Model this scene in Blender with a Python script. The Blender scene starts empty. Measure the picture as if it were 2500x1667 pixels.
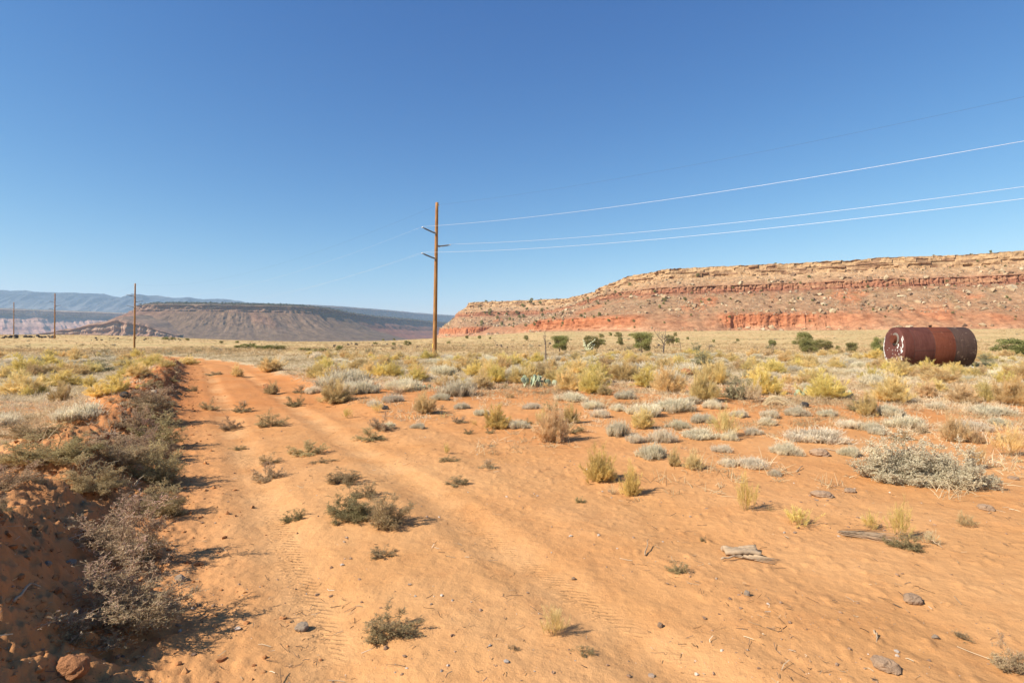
import bpy, math, random
import numpy as np
from mathutils import Vector, Matrix

S = bpy.context.scene
COL = S.collection
rng = np.random.default_rng(7)
random.seed(7)
EYE = 1.6
FP = 1306.7          # focal length in units of a 2352-wide picture
HZ = 779.0           # the level line in that picture

# ------------------------------------------------------------------ camera, sky, sun, exposure
cd = bpy.data.cameras.new("camera")
cd.lens = 20.0
cd.sensor_width = 36.0
cd.clip_start = 0.05
cd.clip_end = 120000.0
cam = bpy.data.objects.new("camera", cd)
COL.objects.link(cam)
cam.location = (0, 0, EYE)
cam.rotation_euler = (math.radians(90 - 0.227), 0, 0)
S.camera = cam

SUN_EL = math.radians(38)
SUN_AZ = math.radians(245)      # clockwise from +Y
W = bpy.data.worlds.new("World")
S.world = W
W.use_nodes = True
wn = W.node_tree
sky = wn.nodes.new("ShaderNodeTexSky")
sky.sky_type = 'NISHITA'
sky.sun_disc = False
sky.sun_elevation = SUN_EL
sky.sun_rotation = SUN_AZ
sky.altitude = 0
sky.air_density = 1.0
sky.dust_density = 0.3
sky.ozone_density = 10.0
bgn = [n for n in wn.nodes if n.type == 'BACKGROUND'][0]
bgn.inputs[1].default_value = 0.12
# a slight contrast grade, as a clear dry autumn sky has: pale at the horizon, deep overhead
sg1 = wn.nodes.new("ShaderNodeVectorMath"); sg1.operation = 'SCALE'; sg1.inputs["Scale"].default_value = 0.11
sgs = wn.nodes.new("ShaderNodeSeparateXYZ"); sgc = wn.nodes.new("ShaderNodeCombineXYZ")
wn.links.new(sky.outputs[0], sg1.inputs[0]); wn.links.new(sg1.outputs[0], sgs.inputs[0])
for k_, (gam_, sc_) in enumerate(((1.85, 25.0), (1.30, 8.3), (0.84, 4.95))):
    pw_ = wn.nodes.new("ShaderNodeMath"); pw_.operation = 'POWER'; pw_.inputs[1].default_value = gam_
    ml_ = wn.nodes.new("ShaderNodeMath"); ml_.operation = 'MULTIPLY'; ml_.inputs[1].default_value = sc_
    wn.links.new(sgs.outputs[k_], pw_.inputs[0]); wn.links.new(pw_.outputs[0], ml_.inputs[0]); wn.links.new(ml_.outputs[0], sgc.inputs[k_])
wn.links.new(sgc.outputs[0], bgn.inputs[0])

sl = bpy.data.lights.new("sun", 'SUN')
sl.energy = 4.7
sl.angle = math.radians(0.53)
sl.color = (1.0, 0.93, 0.83)
so = bpy.data.objects.new("sun", sl)
COL.objects.link(so)
sd = Vector((math.sin(SUN_AZ) * math.cos(SUN_EL), math.cos(SUN_AZ) * math.cos(SUN_EL), math.sin(SUN_EL)))
so.rotation_euler = sd.to_track_quat('Z', 'Y').to_euler()
so.location = (-20, -10, 30)

S.view_settings.view_transform = 'Standard'
S.view_settings.look = 'None'
S.view_settings.exposure = 0.91
S.view_settings.gamma = 1.0
S.cycles.use_denoising = True
S.cycles.denoising_prefilter = 'ACCURATE'
S.cycles.use_adaptive_sampling = False
S.cycles.max_bounces = 5
S.cycles.diffuse_bounces = 3
S.cycles.glossy_bounces = 2
S.cycles.transmission_bounces = 3
S.cycles.volume_bounces = 1
W.cycles.sampling_method = 'NONE'      # no disc in the sky: the sun lamp is the only thing worth aiming at
S.cycles.transparent_max_bounces = 4

# ------------------------------------------------------------------ noise
_perm = np.random.default_rng(3).random((16, 65536)).astype(np.float32) * 2 * np.pi
_GC, _GS = np.cos(_perm), np.sin(_perm)

def _h(ix, iy):
    return ((ix.astype(np.int64) * 73856093) ^ (iy.astype(np.int64) * 19349663)) & 65535

def gn(x, y, seed=0):
    x = np.asarray(x, float); y = np.asarray(y, float)
    ix = np.floor(x); iy = np.floor(y)
    fx = x - ix; fy = y - iy
    u = fx * fx * fx * (fx * (fx * 6 - 15) + 10); v = fy * fy * fy * (fy * (fy * 6 - 15) + 10)
    c, s = _GC[seed % 16], _GS[seed % 16]
    def g(dx, dy):
        k = _h(ix + dx, iy + dy)
        return c[k] * (fx - dx) + s[k] * (fy - dy)
    a = g(0, 0); b = g(1, 0); cc = g(0, 1); d = g(1, 1)
    return 1.5 * ((a + (b - a) * u) * (1 - v) + (cc + (d - cc) * u) * v)

def fbm(x, y, oct=4, seed=0, gain=0.5, lac=2.03):
    r = 0; a = 1.0; n = 0
    for o in range(oct):
        r = r + a * gn(x, y, seed + o); n += a
        x = x * lac + 17.3; y = y * lac - 9.1; a *= gain
    return r / n

def ridged(x, y, oct=3, seed=0):
    r = 0; a = 1.0; n = 0
    for o in range(oct):
        r = r + a * (1 - 2 * np.abs(gn(x, y, seed + o))); n += a
        x = x * 2.03 + 5.3; y = y * 2.03 + 3.7; a *= 0.5
    return r / n

def rnd(ix, iy, seed=0):
    return _perm[seed % 16][_h(np.asarray(ix), np.asarray(iy))] / (2 * np.pi)

def sst(a, b, x):
    t = np.clip((np.asarray(x, float) - a) / (b - a), 0, 1)
    return t * t * (3 - 2 * t)

def gauss(x, w):
    return np.exp(-(x / w) ** 2)

# ------------------------------------------------------------------ terrain
CPH = 0.873
def road_xy(x, y):
    yc = np.clip(y, -60, 60)
    xc = 1.5 - 0.558 * y - 0.010 * np.maximum(0, yc - 30) ** 2
    return (x - xc) * CPH           # offset, + to the right

MOUNDS = []     # (x, y, height, radius): sand drifted under the placed bushes

def berm_shape(x, y, o):
    s = y / CPH
    wob = 0.16 * gn(s * 0.55, 0.3, 4) + 0.06 * gn(s * 1.9, 0.8, 5)
    oc = o + 2.38 + wob
    hb = 0.56 * (0.85 + 0.42 * gn(s * 0.45, 3.3, 6) + 0.2 * gn(s * 1.6, 8.3, 2)) * (1 - 0.45 * sst(22, 45, y))
    prof = np.where(oc > 0, gauss(oc, 0.46), gauss(oc, 1.0))
    m = gauss(o + 2.2, 0.75)
    return hb * prof, m

def H(x, y, fine=True):
    x = np.asarray(x, float); y = np.asarray(y, float)
    r = np.hypot(x, y)
    o = road_xy(x, y)
    z = np.zeros_like(r)
    near = (1 - sst(50, 75, r))
    # wheel ruts
    a = near * (0.75 + 0.35 * gn(y * 0.35, 1.7, 1))
    for oc in (-0.72, 0.74):
        oo = o - oc + 0.07 * gn(y * 0.4, oc * 9, 2)
        z += a * (-0.030 * gauss(oo, 0.19) + 0.010 * gauss(np.abs(oo) - 0.32, 0.11))
    z += near * 0.022 * gauss(o, 0.4)
    z += near * 0.014 * gauss(o - 1.62 - 0.1 * gn(y * .5, 3., 3), 0.22)
    z += near * (-0.014) * gauss(o - 2.45 - 0.25 * gn(y * .2, 7., 3), 0.2)
    b, m = berm_shape(x, y, o)
    z += near * b
    z += 0.07 * sst(-2.4, -3.4, o) * near
    bank = sst(9, 15, y) * near
    z += bank * 0.13 * sst(1.55, 2.3, o + 0.25 * gn(y * .6, 2.2, 8))
    z += 0.05 * fbm(x * 0.35, y * 0.35, 3, 9)
    if fine:
        nf = 1 - sst(25, 45, r)
        rough = sst(0.6, 2.2, np.abs(o - 0.1)) * 0.6 + 0.45
        z += nf * (0.006 * fbm(x * 1.7, y * 1.7, 2, 1) * rough + 0.0035 * fbm(x * 9, y * 9, 3, 5))
        mm = m * near
        cl = ridged(x * 3.1, y * 3.1, 4, 7)
        z += mm * (0.075 * cl + 0.055 * fbm(x * 9, y * 9, 2, 3) + 0.03 * fbm(x * 21, y * 21, 2, 8))
        z += nf * 0.010 * np.maximum(0, fbm(x * 8, y * 8, 2, 11) - 0.2) * 3 * sst(0.9, 1.6, np.abs(o))
    # broad lie of the land
    t = x / np.maximum(y, 1e-3)
    t = np.where(y > 5, t, 0)
    rise_r = sst(-0.28, 0.12, t) * 7.2 * sst(110, 430, r) + sst(-0.28, -0.05, t) * 2.5 * sst(430, 1000, r)
    rise_l = sst(-0.36, -0.75, t) * (3.6 * sst(150, 360, r))
    dip = -0.9 * gauss(np.hypot(x + 90, y - 136), 55)
    dip = dip - 0.36 * gauss(np.hypot(x + 8, y - 58), 16) - 0.24 * gauss(np.hypot(x - 25, y - 35), 11)
    z += rise_r + rise_l + dip
    z += sst(60, 140, r) * 0.55 * fbm(x * 0.022, y * 0.022, 3, 12)
    drop = sst(-0.02, -0.12, t) * sst(430, 620, r) + sst(2500, 4000, r)
    z -= 22 * np.clip(drop, 0, 1)
    for mx, my, mh, mr in MOUNDS:
        q = (x - mx) ** 2 + (y - my) ** 2
        k = q < (3 * mr) ** 2
        if np.any(k):
            z = np.where(k, z + mh * np.exp(-q / (mr * mr)), z)
    return z

def hit(px, py):
    """ground point seen at (px, py) of the 2352-wide picture"""
    dx = (px - 1176.0) / FP; dz = (HZ - py) / FP
    t = np.geomspace(1.5, 1600, 1500)
    g = H(dx * t, t, False)
    k = np.nonzero(EYE + dz * t < g)[0]
    if len(k) == 0:
        y = 420.0
    else:
        i = k[0]
        lo, hi = t[max(i - 1, 0)], t[i]
        for _ in range(25):
            m_ = 0.5 * (lo + hi)
            if EYE + dz * m_ < float(H(dx * m_, m_, False)): hi = m_
            else: lo = m_
        y = hi
    return dx * y, y, float(H(dx * y, y))

# ------------------------------------------------------------------ mesh and material helpers
def mk(name, V, F, mat=None, attrs=None, smooth=False, parent=None, link=True):
    me = bpy.data.meshes.new(name)
    V = np.asarray(V, np.float32).reshape(-1, 3)
    me.vertices.add(len(V)); me.vertices.foreach_set("co", V.ravel())
    if not isinstance(F, list): F = [F]
    F = [np.asarray(f, np.int32) for f in F if len(f)]
    nl = sum(f.size for f in F); npoly = sum(len(f) for f in F)
    me.loops.add(nl); me.polygons.add(npoly)
    me.loops.foreach_set("vertex_index", np.concatenate([f.ravel() for f in F]))
    st = []; o_ = 0
    for f in F:
        st.append(o_ + np.arange(len(f)) * f.shape[1]); o_ += f.size
    me.polygons.foreach_set("loop_start", np.concatenate(st).astype(np.int32))
    me.polygons.foreach_set("use_smooth", np.full(npoly, bool(smooth)))
    me.update(calc_edges=True)
    for k, v in (attrs or {}).items():
        v = np.asarray(v, np.float32)
        if v.ndim == 1:
            me.attributes.new(k, 'FLOAT', 'POINT').data.foreach_set("value", v)
        else:
            if v.shape[1] == 3: v = np.hstack([v, np.ones((len(v), 1), np.float32)])
            me.attributes.new(k, 'FLOAT_COLOR', 'POINT').data.foreach_set("color", v.ravel())
    if mat is not None: me.materials.append(mat)
    if not link: return me
    ob = bpy.data.objects.new(name, me)
    COL.objects.link(ob)
    if parent: ob.parent = parent
    return ob

def ob_from(name, me, loc=(0, 0, 0), rot=(0, 0, 0), sc=(1, 1, 1), parent=None):
    o = bpy.data.objects.new(name, me); COL.objects.link(o)
    o.location = loc; o.rotation_euler = rot; o.scale = sc
    if parent: o.parent = parent
    return o

def empty(name, loc=(0, 0, 0), rot=(0, 0, 0)):
    o = bpy.data.objects.new(name, None); COL.objects.link(o)
    o.location = loc; o.rotation_euler = rot; o.empty_display_size = 0.2
    return o

def tag(o, label=None, cat=None, group=None, kind=None):
    if label: o["label"] = label
    if cat: o["category"] = cat
    if group: o["group"] = group
    if kind: o["kind"] = kind
    return o

class N:
    def __init__(self, name):
        self.m = bpy.data.materials.new(name); self.m.use_nodes = True
        self.t = self.m.node_tree; self.t.nodes.clear()
        self.out = self.t.nodes.new("ShaderNodeOutputMaterial")
    def n(self, typ, **kw):
        x = self.t.nodes.new("ShaderNode" + typ)
        for k, v in kw.items():
            if k.startswith("_"): setattr(x, k[1:], v)
            else:
                key = int(k[1:]) if k[0] == "i" and k[1:].isdigit() else k
                if hasattr(v, "links") or isinstance(v, bpy.types.NodeSocket): self.t.links.new(v, x.inputs[key])
                else: x.inputs[key].default_value = v
        return x
    def L(self, a, b): self.t.links.new(a, b)
    def math(self, op, a, b=0.0, c=0.0, clamp=False):
        x = self.t.nodes.new("ShaderNodeMath"); x.operation = op; x.use_clamp = clamp
        for i, v in enumerate((a, b, c)):
            if isinstance(v, bpy.types.NodeSocket): self.L(v, x.inputs[i])
            else: x.inputs[i].default_value = v
        return x.outputs[0]
    def mix(self, f, a, b, mode='MIX'):
        x = self.t.nodes.new("ShaderNodeMix"); x.data_type = 'RGBA'; x.blend_type = mode
        for i, v in ((0, f), (6, a), (7, b)):
            if isinstance(v, bpy.types.NodeSocket): self.L(v, x.inputs[i])
            elif i == 0: x.inputs[i].default_value = v
            else: x.inputs[i].default_value = (*v, 1)
        return x.outputs[2]
    def attr(self, name, o=2):
        x = self.t.nodes.new("ShaderNodeAttribute"); x.attribute_name = name
        return x.outputs[o]
    def noise(self, vec, scale, detail=4, rough=0.55, dist=0.0):
        x = self.t.nodes.new("ShaderNodeTexNoise"); x.inputs["Scale"].default_value = scale
        x.inputs["Detail"].default_value = detail; x.inputs["Roughness"].default_value = rough
        x.inputs["Distortion"].default_value = dist
        if vec is not None: self.L(vec, x.inputs["Vector"])
        return x.outputs[0]
    def ramp(self, f, stops):
        x = self.t.nodes.new("ShaderNodeValToRGB"); cr = x.color_ramp
        while len(cr.elements) < len(stops): cr.elements.new(0.5)
        for e, (p, c) in zip(cr.elements, stops):
            e.position = p; e.color = (*c, 1) if len(c) == 3 else c
        self.L(f, x.inputs[0]); return x.outputs[0]
    def mr(self, f, a, b, c=0.0, d=1.0):
        x = self.t.nodes.new("ShaderNodeMapRange"); self.L(f, x.inputs[0])
        for i, v in enumerate((a, b, c, d)): x.inputs[i + 1].default_value = v
        return x.outputs[0]
    def pos(self, o="Object"):
        return self.t.nodes.new("ShaderNodeTexCoord").outputs[o]
    def bump(self, hgt, strength=1.0, dist=0.01, prev=None):
        x = self.t.nodes.new("ShaderNodeBump"); x.inputs["Strength"].default_value = strength
        x.inputs["Distance"].default_value = dist; self.L(hgt, x.inputs["Height"])
        if prev is not None: self.L(prev, x.inputs["Normal"])
        return x.outputs[0]
    def principled(self, col, rough=0.9, normal=None, metal=0.0, spec=0.2):
        x = self.t.nodes.new("ShaderNodeBsdfPrincipled")
        if isinstance(col, bpy.types.NodeSocket): self.L(col, x.inputs["Base Color"])
        else: x.inputs["Base Color"].default_value = (*col, 1)
        if isinstance(rough, bpy.types.NodeSocket): self.L(rough, x.inputs["Roughness"])
        else: x.inputs["Roughness"].default_value = rough
        x.inputs["Metallic"].default_value = metal
        x.inputs["Specular IOR Level"].default_value = spec
        if normal is not None: self.L(normal, x.inputs["Normal"])
        self.L(x.outputs[0], self.out.inputs[0])
        return self.m

def simple_mat(name, c, rough=0.8, var=0.15, scale=8, spec=0.2, metal=0.0, bump=0.0):
    g = N(name); p = g.pos()
    f = g.noise(p, scale, 5, 0.6)
    col = g.mix(f, tuple(v * (1 - var * 2) for v in c), tuple(min(1, v * (1 + var * 2)) for v in c))
    nb = g.bump(g.noise(p, scale * 3, 4, 0.6), 1.0, bump) if bump else None
    return g.principled(col, rough, nb, metal, spec)

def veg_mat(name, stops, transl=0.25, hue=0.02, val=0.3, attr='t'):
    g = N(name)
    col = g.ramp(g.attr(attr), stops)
    oi = g.t.nodes.new("ShaderNodeObjectInfo").outputs["Random"]
    loc = g.noise(g.pos(), 2.3, 2, 0.5)
    hs = g.t.nodes.new("ShaderNodeHueSaturation")
    g.L(g.mr(oi, 0, 1, 0.5 - hue, 0.5 + hue), hs.inputs["Hue"])
    v = g.math('MULTIPLY', g.mr(g.math('FRACT', g.math('MULTIPLY', oi, 7.31)), 0, 1, 1 - val, 1 + val), g.mr(loc, 0.3, 0.7, 0.8, 1.2))
    g.L(v, hs.inputs["Value"]); hs.inputs["Saturation"].default_value = 1.0
    g.L(col, hs.inputs["Color"])
    d = g.t.nodes.new("ShaderNodeBsdfDiffuse"); g.L(hs.outputs[0], d.inputs[0])
    tr = g.t.nodes.new("ShaderNodeBsdfTranslucent"); g.L(hs.outputs[0], tr.inputs[0])
    mx = g.t.nodes.new("ShaderNodeMixShader"); mx.inputs[0].default_value = transl
    g.L(d.outputs[0], mx.inputs[1]); g.L(tr.outputs[0], mx.inputs[2]); g.L(mx.outputs[0], g.out.inputs[0])
    return g.m

# strips: P (n,k,3) centre lines, w (n,k) or scalar widths
def strips(P, w, r):
    n, k, _ = P.shape
    d = P[:, -1] - P[:, 0]
    d /= np.linalg.norm(d, axis=1, keepdims=True) + 1e-9
    q = r.normal(size=(n, 3))
    s = np.cross(d, q); s /= np.linalg.norm(s, axis=1, keepdims=True) + 1e-9
    w = np.broadcast_to(np.asarray(w, float), (n, k))
    V = np.stack([P - s[:, None] * w[..., None] / 2, P + s[:, None] * w[..., None] / 2], 2)   # n,k,2,3
    base = (np.arange(n) * k * 2)[:, None] + np.arange(k - 1)[None] * 2
    F = np.stack([base, base + 1, base + 3, base + 2], -1).reshape(-1, 4)
    return V.reshape(-1, 3), F

class Acc:
    def __init__(s): s.V = []; s.F = []; s.T = []; s.n = 0
    def add(s, V, F, t):
        s.V.append(V); s.F.append(np.asarray(F) + s.n); s.T.append(np.broadcast_to(np.asarray(t, float), (len(V),)) if np.ndim(t) < 1 else t); s.n += len(V)
    def strips(s, P, w, t, r):
        V, F = strips(P, w, r)
        n, k, _ = P.shape
        t = np.broadcast_to(np.asarray(t, float), (n, k))
        s.add(V, F, np.repeat(t.reshape(-1), 2))
    def fit(s):
        """scale so that the plant is 1 wide and 1 tall"""
        A = np.vstack(s.V); w = np.percentile(np.hypot(A[:, 0], A[:, 1]), 97); h = np.percentile(A[:, 2], 98.5)
        s.V = [v * np.array([.5 / w, .5 / w, 1 / h]) for v in s.V]; return s
    def mesh(s, name, mat, smooth=False):
        f4 = [f for f in s.F if f.shape[1] == 4]; f3 = [f for f in s.F if f.shape[1] == 3]
        F = ([np.vstack(f4)] if f4 else []) + ([np.vstack(f3)] if f3 else [])
        return mk(name, np.vstack(s.V), F, mat, {'t': np.concatenate(s.T)}, smooth, link=False)

def tubes(P, R, ns=6, cap=False):
    """one tapered tube along P (k,3) with radii R (k)"""
    P = np.asarray(P, float); k = len(P); R = np.broadcast_to(np.asarray(R, float), (k,))
    T = np.gradient(P, axis=0); T /= np.linalg.norm(T, axis=1, keepdims=True) + 1e-9
    up = np.array([0.0, 0, 1]) if abs(T[0, 2]) < 0.9 else np.array([1.0, 0, 0])
    A = np.cross(T, up); A /= np.linalg.norm(A, axis=1, keepdims=True) + 1e-9
    B = np.cross(T, A)
    a = np.linspace(0, 2 * np.pi, ns, endpoint=False)
    V = P[:, None] + R[:, None, None] * (np.cos(a)[None, :, None] * A[:, None] + np.sin(a)[None, :, None] * B[:, None])
    i = np.arange(k - 1)[:, None] * ns; j = np.arange(ns)[None]
    F = np.stack([i + j, i + (j + 1) % ns, i + ns + (j + 1) % ns, i + ns + j], -1).reshape(-1, 4)
    V = V.reshape(-1, 3)
    if cap:
        V = np.vstack([V, P[:1], P[-1:]]); c0 = k * ns; j = np.arange(ns)
        t1 = np.stack([j, np.full(ns, c0), (j + 1) % ns], -1); e = (k - 1) * ns
        t2 = np.stack([e + j, e + (j + 1) % ns, np.full(ns, c0 + 1)], -1)
        return V, F, np.vstack([t1, t2])
    return V, F

class MB:
    def __init__(s): s.V = []; s.Q = []; s.T = []; s.n = 0
    def add(s, V, Q=None, T=None):
        s.V.append(np.asarray(V, float))
        if Q is not None and len(Q): s.Q.append(np.asarray(Q) + s.n)
        if T is not None and len(T): s.T.append(np.asarray(T) + s.n)
        s.n += len(V)
    def tube(s, P, R, ns=8, cap=True):
        r = tubes(P, R, ns, cap); s.add(r[0], r[1], r[2] if cap else None)
    def lathe(s, prof, axis_o, ax, ns=32):
        """prof: (along, radius) list round the axis ax from axis_o"""
        ax = np.asarray(ax, float); ax /= np.linalg.norm(ax)
        u = np.cross(ax, [0, 0, 1.0]); u = u / np.linalg.norm(u) if np.linalg.norm(u) > 1e-3 else np.array([1.0, 0, 0]); v = np.cross(ax, u)
        a = np.linspace(0, 2 * np.pi, ns, endpoint=False)
        V = np.vstack([np.asarray(axis_o) + ax * h + r * (np.cos(a)[:, None] * u + np.sin(a)[:, None] * v) for h, r in prof])
        k = len(prof); i = np.arange(k - 1)[:, None] * ns; j = np.arange(ns)[None]
        s.add(V, np.stack([i + j, i + (j + 1) % ns, i + ns + (j + 1) % ns, i + ns + j], -1).reshape(-1, 4))
    def build(s, name, mat, parent=None, smooth=True, link=True):
        F = ([np.vstack(s.Q)] if s.Q else []) + ([np.vstack(s.T)] if s.T else [])
        return mk(name, np.vstack(s.V), F, mat, None, smooth, parent, link)

def rock_mesh(name, seed, mat, flat=0.6, nu=18, nv=12, rough=0.25, facet=0.5):
    r = np.random.default_rng(seed)
    u = np.linspace(0, 2 * np.pi, nu, endpoint=False); v = np.linspace(-np.pi / 2, np.pi / 2, nv)
    U, Vv = np.meshgrid(u, v)
    D = np.stack([np.cos(Vv) * np.cos(U), np.cos(Vv) * np.sin(U), np.sin(Vv)], -1).reshape(-1, 3)
    R = np.ones(len(D))
    for _ in range(9):                       # planes that chip the lump into facets
        p = r.normal(size=3); p /= np.linalg.norm(p); k = 0.62 + 0.3 * r.random()
        dp = D @ p
        R = np.where(dp > 1e-3, np.minimum(R, k / np.maximum(dp, 1e-3)), R)
    R *= 1 + rough * 0.5 * gn(D[:, 0] * 2.5 + seed, D[:, 1] * 2.5 + D[:, 2] * 2.1, 3) + 0.08 * gn(D[:, 0] * 7 + seed, D[:, 1] * 7 - D[:, 2] * 6, 5)
    P = D * R[:, None] * np.array([1, 0.7 + 0.25 * r.random(), flat])
    i = np.arange(nv - 1)[:, None] * nu; j = np.arange(nu)[None]
    F = np.stack([i + j, i + (j + 1) % nu, i + nu + (j + 1) % nu, i + nu + j], -1).reshape(-1, 4)
    return mk(name, P * 0.5, F, mat, None, False, link=False)

# ------------------------------------------------------------------ the ground: one sheet out to the horizon
def ground_material():
    g = N("desert_soil")
    p = g.pos()
    cover = g.attr("cover"); berm = g.attr("berm"); far = g.attr("far"); mid = g.attr("mid")
    n1 = g.noise(p, 0.55, 5, 0.6); n2 = g.noise(p, 4.0, 6, 0.65); n3 = g.noise(p, 34.0, 5, 0.7); n4 = g.noise(p, 170.0, 3, 0.6)
    sand = g.mix(g.mr(n1, 0.32, 0.68), (0.51, 0.257, 0.096), (0.575, 0.312, 0.132))
    sand = g.mix(g.mr(n2, 0.50, 0.78, 0, 0.45), sand, (0.42, 0.185, 0.065))
    sand = g.mix(g.mr(n3, 0.58, 0.74, 0, 0.6), sand, (0.35, 0.175, 0.08))
    sand = g.mix(g.mr(n4, 0.62, 0.78, 0, 0.5), sand, (0.70, 0.42, 0.22))
    # small dark grit
    vo = g.t.nodes.new("ShaderNodeTexVoronoi"); vo.inputs["Scale"].default_value = 42; g.L(p, vo.inputs["Vector"])
    grit = g.math('MULTIPLY', g.mr(vo.outputs["Distance"], 0.10, 0.16, 1, 0), g.mr(n2, 0.46, 0.6))
    sand = g.mix(g.math('MULTIPLY', grit, 0.8), sand, (0.20, 0.115, 0.075))
    reg = g.noise(p, 0.17, 4, .6)
    sand = g.mix(g.mr(reg, .42, .66, 0, .7), sand, g.mix(1.0, sand, (.90, .76, .66), 'MULTIPLY'))
    red = g.mix(g.mr(n2, 0.35, 0.7), (0.33, 0.135, 0.05), (0.47, 0.205, 0.08))
    sand = g.mix(g.math('MULTIPLY', berm, g.mr(n1, 0.3, 0.6, 0.35, 1.0), clamp=True), sand, red)
    sand = g.mix(mid, sand, g.mix(1.0, sand, (.92, .76, .64), 'MULTIPLY'))
    # thatch of dead grass and litter
    lit = g.ramp(g.noise(p, 9.0, 5, 0.7), [(0.30, (0.22, 0.155, 0.085)), (0.48, (0.40, 0.30, 0.165)), (0.62, (0.52, 0.42, 0.27)), (0.8, (0.36, 0.30, 0.15))])
    cm = g.mr(g.math('ADD', cover, g.math('MULTIPLY', g.math('SUBTRACT', n2, 0.5), 1.5)), 0.35, 0.75)
    col = g.mix(cm, sand, lit)
    nf = g.noise(p, 0.06, 6, 0.65); nf2 = g.noise(p, 0.55, 5, 0.7)
    plain = g.ramp(nf, [(0.34, (0.38, 0.29, 0.125)), (0.5, (0.53, 0.37, 0.165)), (0.64, (0.57, 0.365, 0.175)), (0.78, (0.40, 0.325, 0.125))])
    plain = g.mix(g.mr(nf2, 0.50, 0.68, 0, 0.75), plain, (0.25, 0.205, 0.085))
    plain = g.mix(g.mr(g.noise(p, 0.9, 4, 0.7), 0.58, 0.75, 0, 0.7), plain, (0.50, 0.39, 0.25))
    col = g.mix(far, col, plain)
    CM = col
    # relief too fine for the mesh: sand grain, crust, tyre tread in the wheel ruts
    sx = g.t.nodes.new("ShaderNodeSeparateXYZ"); g.L(p, sx.inputs[0])
    o = g.math('MULTIPLY', g.math('SUBTRACT', g.math('MULTIPLY_ADD', sx.outputs[1], 0.558, sx.outputs[0]), 1.5), CPH)
    s = g.math('ADD', g.math('MULTIPLY', sx.outputs[1], 1.145), g.math('MULTIPLY', g.math('SUBTRACT', n2, 0.5), 0.09))
    tread = None; rut = None
    for oc, wd, per, st in ((-0.70, 0.085, 0.058, 1.0), (0.76, 0.075, 0.052, 0.6)):
        oo = g.math('SUBTRACT', o, oc)
        ph = g.math('MULTIPLY', g.math('ADD', s, g.math('MULTIPLY', g.math('ABSOLUTE', oo), 0.5)), 2 * math.pi / per)
        wv = g.mr(g.math('SINE', ph), -0.2, 0.5)
        mk_ = g.mr(g.math('ADD', g.math('ABSOLUTE', oo), g.math('MULTIPLY', g.math('SUBTRACT', n3, .5), .09)), wd - .02, wd + 0.03, 1, 0)
        gap = g.math('MULTIPLY', g.mr(g.noise(p, 0.8, 3, 0.6), 0.44, 0.56), g.mr(g.noise(p, 14, 3, 0.6), 0.35, 0.6))
        v = g.math('MULTIPLY', g.math('MULTIPLY', wv, mk_), g.math('MULTIPLY', gap, st))
        rm_ = g.math('MULTIPLY', g.mr(g.math('ABSOLUTE', oo), .10, .28, 1, 0), g.mr(g.noise(p, 1.1, 4, .6), .38, .6))
        rut = rm_ if rut is None else g.math('MAXIMUM', rut, rm_)
        tread = v if tread is None else g.math('ADD', tread, v)
    ysm = g.mr(sx.outputs[1], 22, 40, 1, 0)
    col = g.mix(g.math('MULTIPLY', g.math('MULTIPLY', rut, ysm), .55), col, (0.60, 0.335, 0.145))
    nb = g.bump(tread, 1.0, 0.011)
    nb = g.bump(g.noise(p, 7.5, 6, 0.7), 0.22, 0.016, nb)
    nb = g.bump(n3, 0.85, 0.010, nb)
    nb = g.bump(n4, 0.6, 0.0035, nb)
    nb = g.bump(nf2, 0.25, 0.4, nb)
    return g.principled(col, 0.95, nb, 0.0, 0.08)

def build_ground():
    th_f = np.radians(np.arange(-56, 56.01, 0.13))
    th_c = np.radians(np.arange(56, 304, 4.0))[1:]
    th = np.concatenate([th_f, th_c])
    rs = [0.7]
    while rs[-1] < 24000:
        r = rs[-1]
        rs.append(r * (1.0062 if r < 25 else 1.0085 if r < 120 else 1.013 if r < 700 else 1.06))
    rs = np.array(rs); nt = len(th); nr = len(rs)
    R, T = np.meshgrid(rs, th, indexing='ij')
    X = R * np.sin(T); Y = R * np.cos(T)
    X = X.ravel(); Y = Y.ravel(); R = R.ravel()
    Z = H(X, Y)
    o = road_xy(X, Y)
    V = np.stack([X, Y, Z], -1)
    V = np.vstack([V, [[0, 0, float(H(0., 0.))]]])
    i = np.arange(nr - 1)[:, None] * nt; j = np.arange(nt)[None]; j2 = (j + 1) % nt
    F = np.stack([i + j, i + nt + j, i + nt + j2, i + j2], -1).reshape(-1, 4)
    c = len(V) - 1; jj = np.arange(nt)
    T3 = np.stack([jj, (jj + 1) % nt, np.full(nt, c)], -1)
    nz = fbm(X * 0.5, Y * 0.5, 3, 4); nz2 = fbm(X * 0.11, Y * 0.11, 3, 6)
    road = sst(2.1, 1.2, np.abs(o - 0.1 + 0.4 * nz)) * (1 - sst(55, 75, R))
    cov = np.where(o > 0, sst(9, 30, Y + 0.25 * X + 9 * nz2 + 3 * nz), sst(4.5, 13, Y * 0.7 + 6 * nz + np.maximum(0, -o - 3) * 0.55))
    cov = cov * 0.85 * (1 - road) * (1 - .9 * gauss(o + 2.1, .85) * (1 - sst(45, 70, R))) + 0.10 * np.maximum(0, nz)
    bm = gauss(o + 2.15, 0.85) * (1 - sst(45, 70, R))
    far = sst(48, 90, R + 12 * nz2)
    at = lambda a: np.append(a, 0.0)
    g = mk("ground", V, [F, T3], ground_material(), {"cover": at(cov), "berm": at(bm), "far": at(far), "mid": at(sst(6, 16, R + 3 * nz) * .8)}, True)
    tag(g, "orange sandy desert ground with a rutted dirt track and dry grass plain", "ground", kind="structure")
    return g

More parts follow.
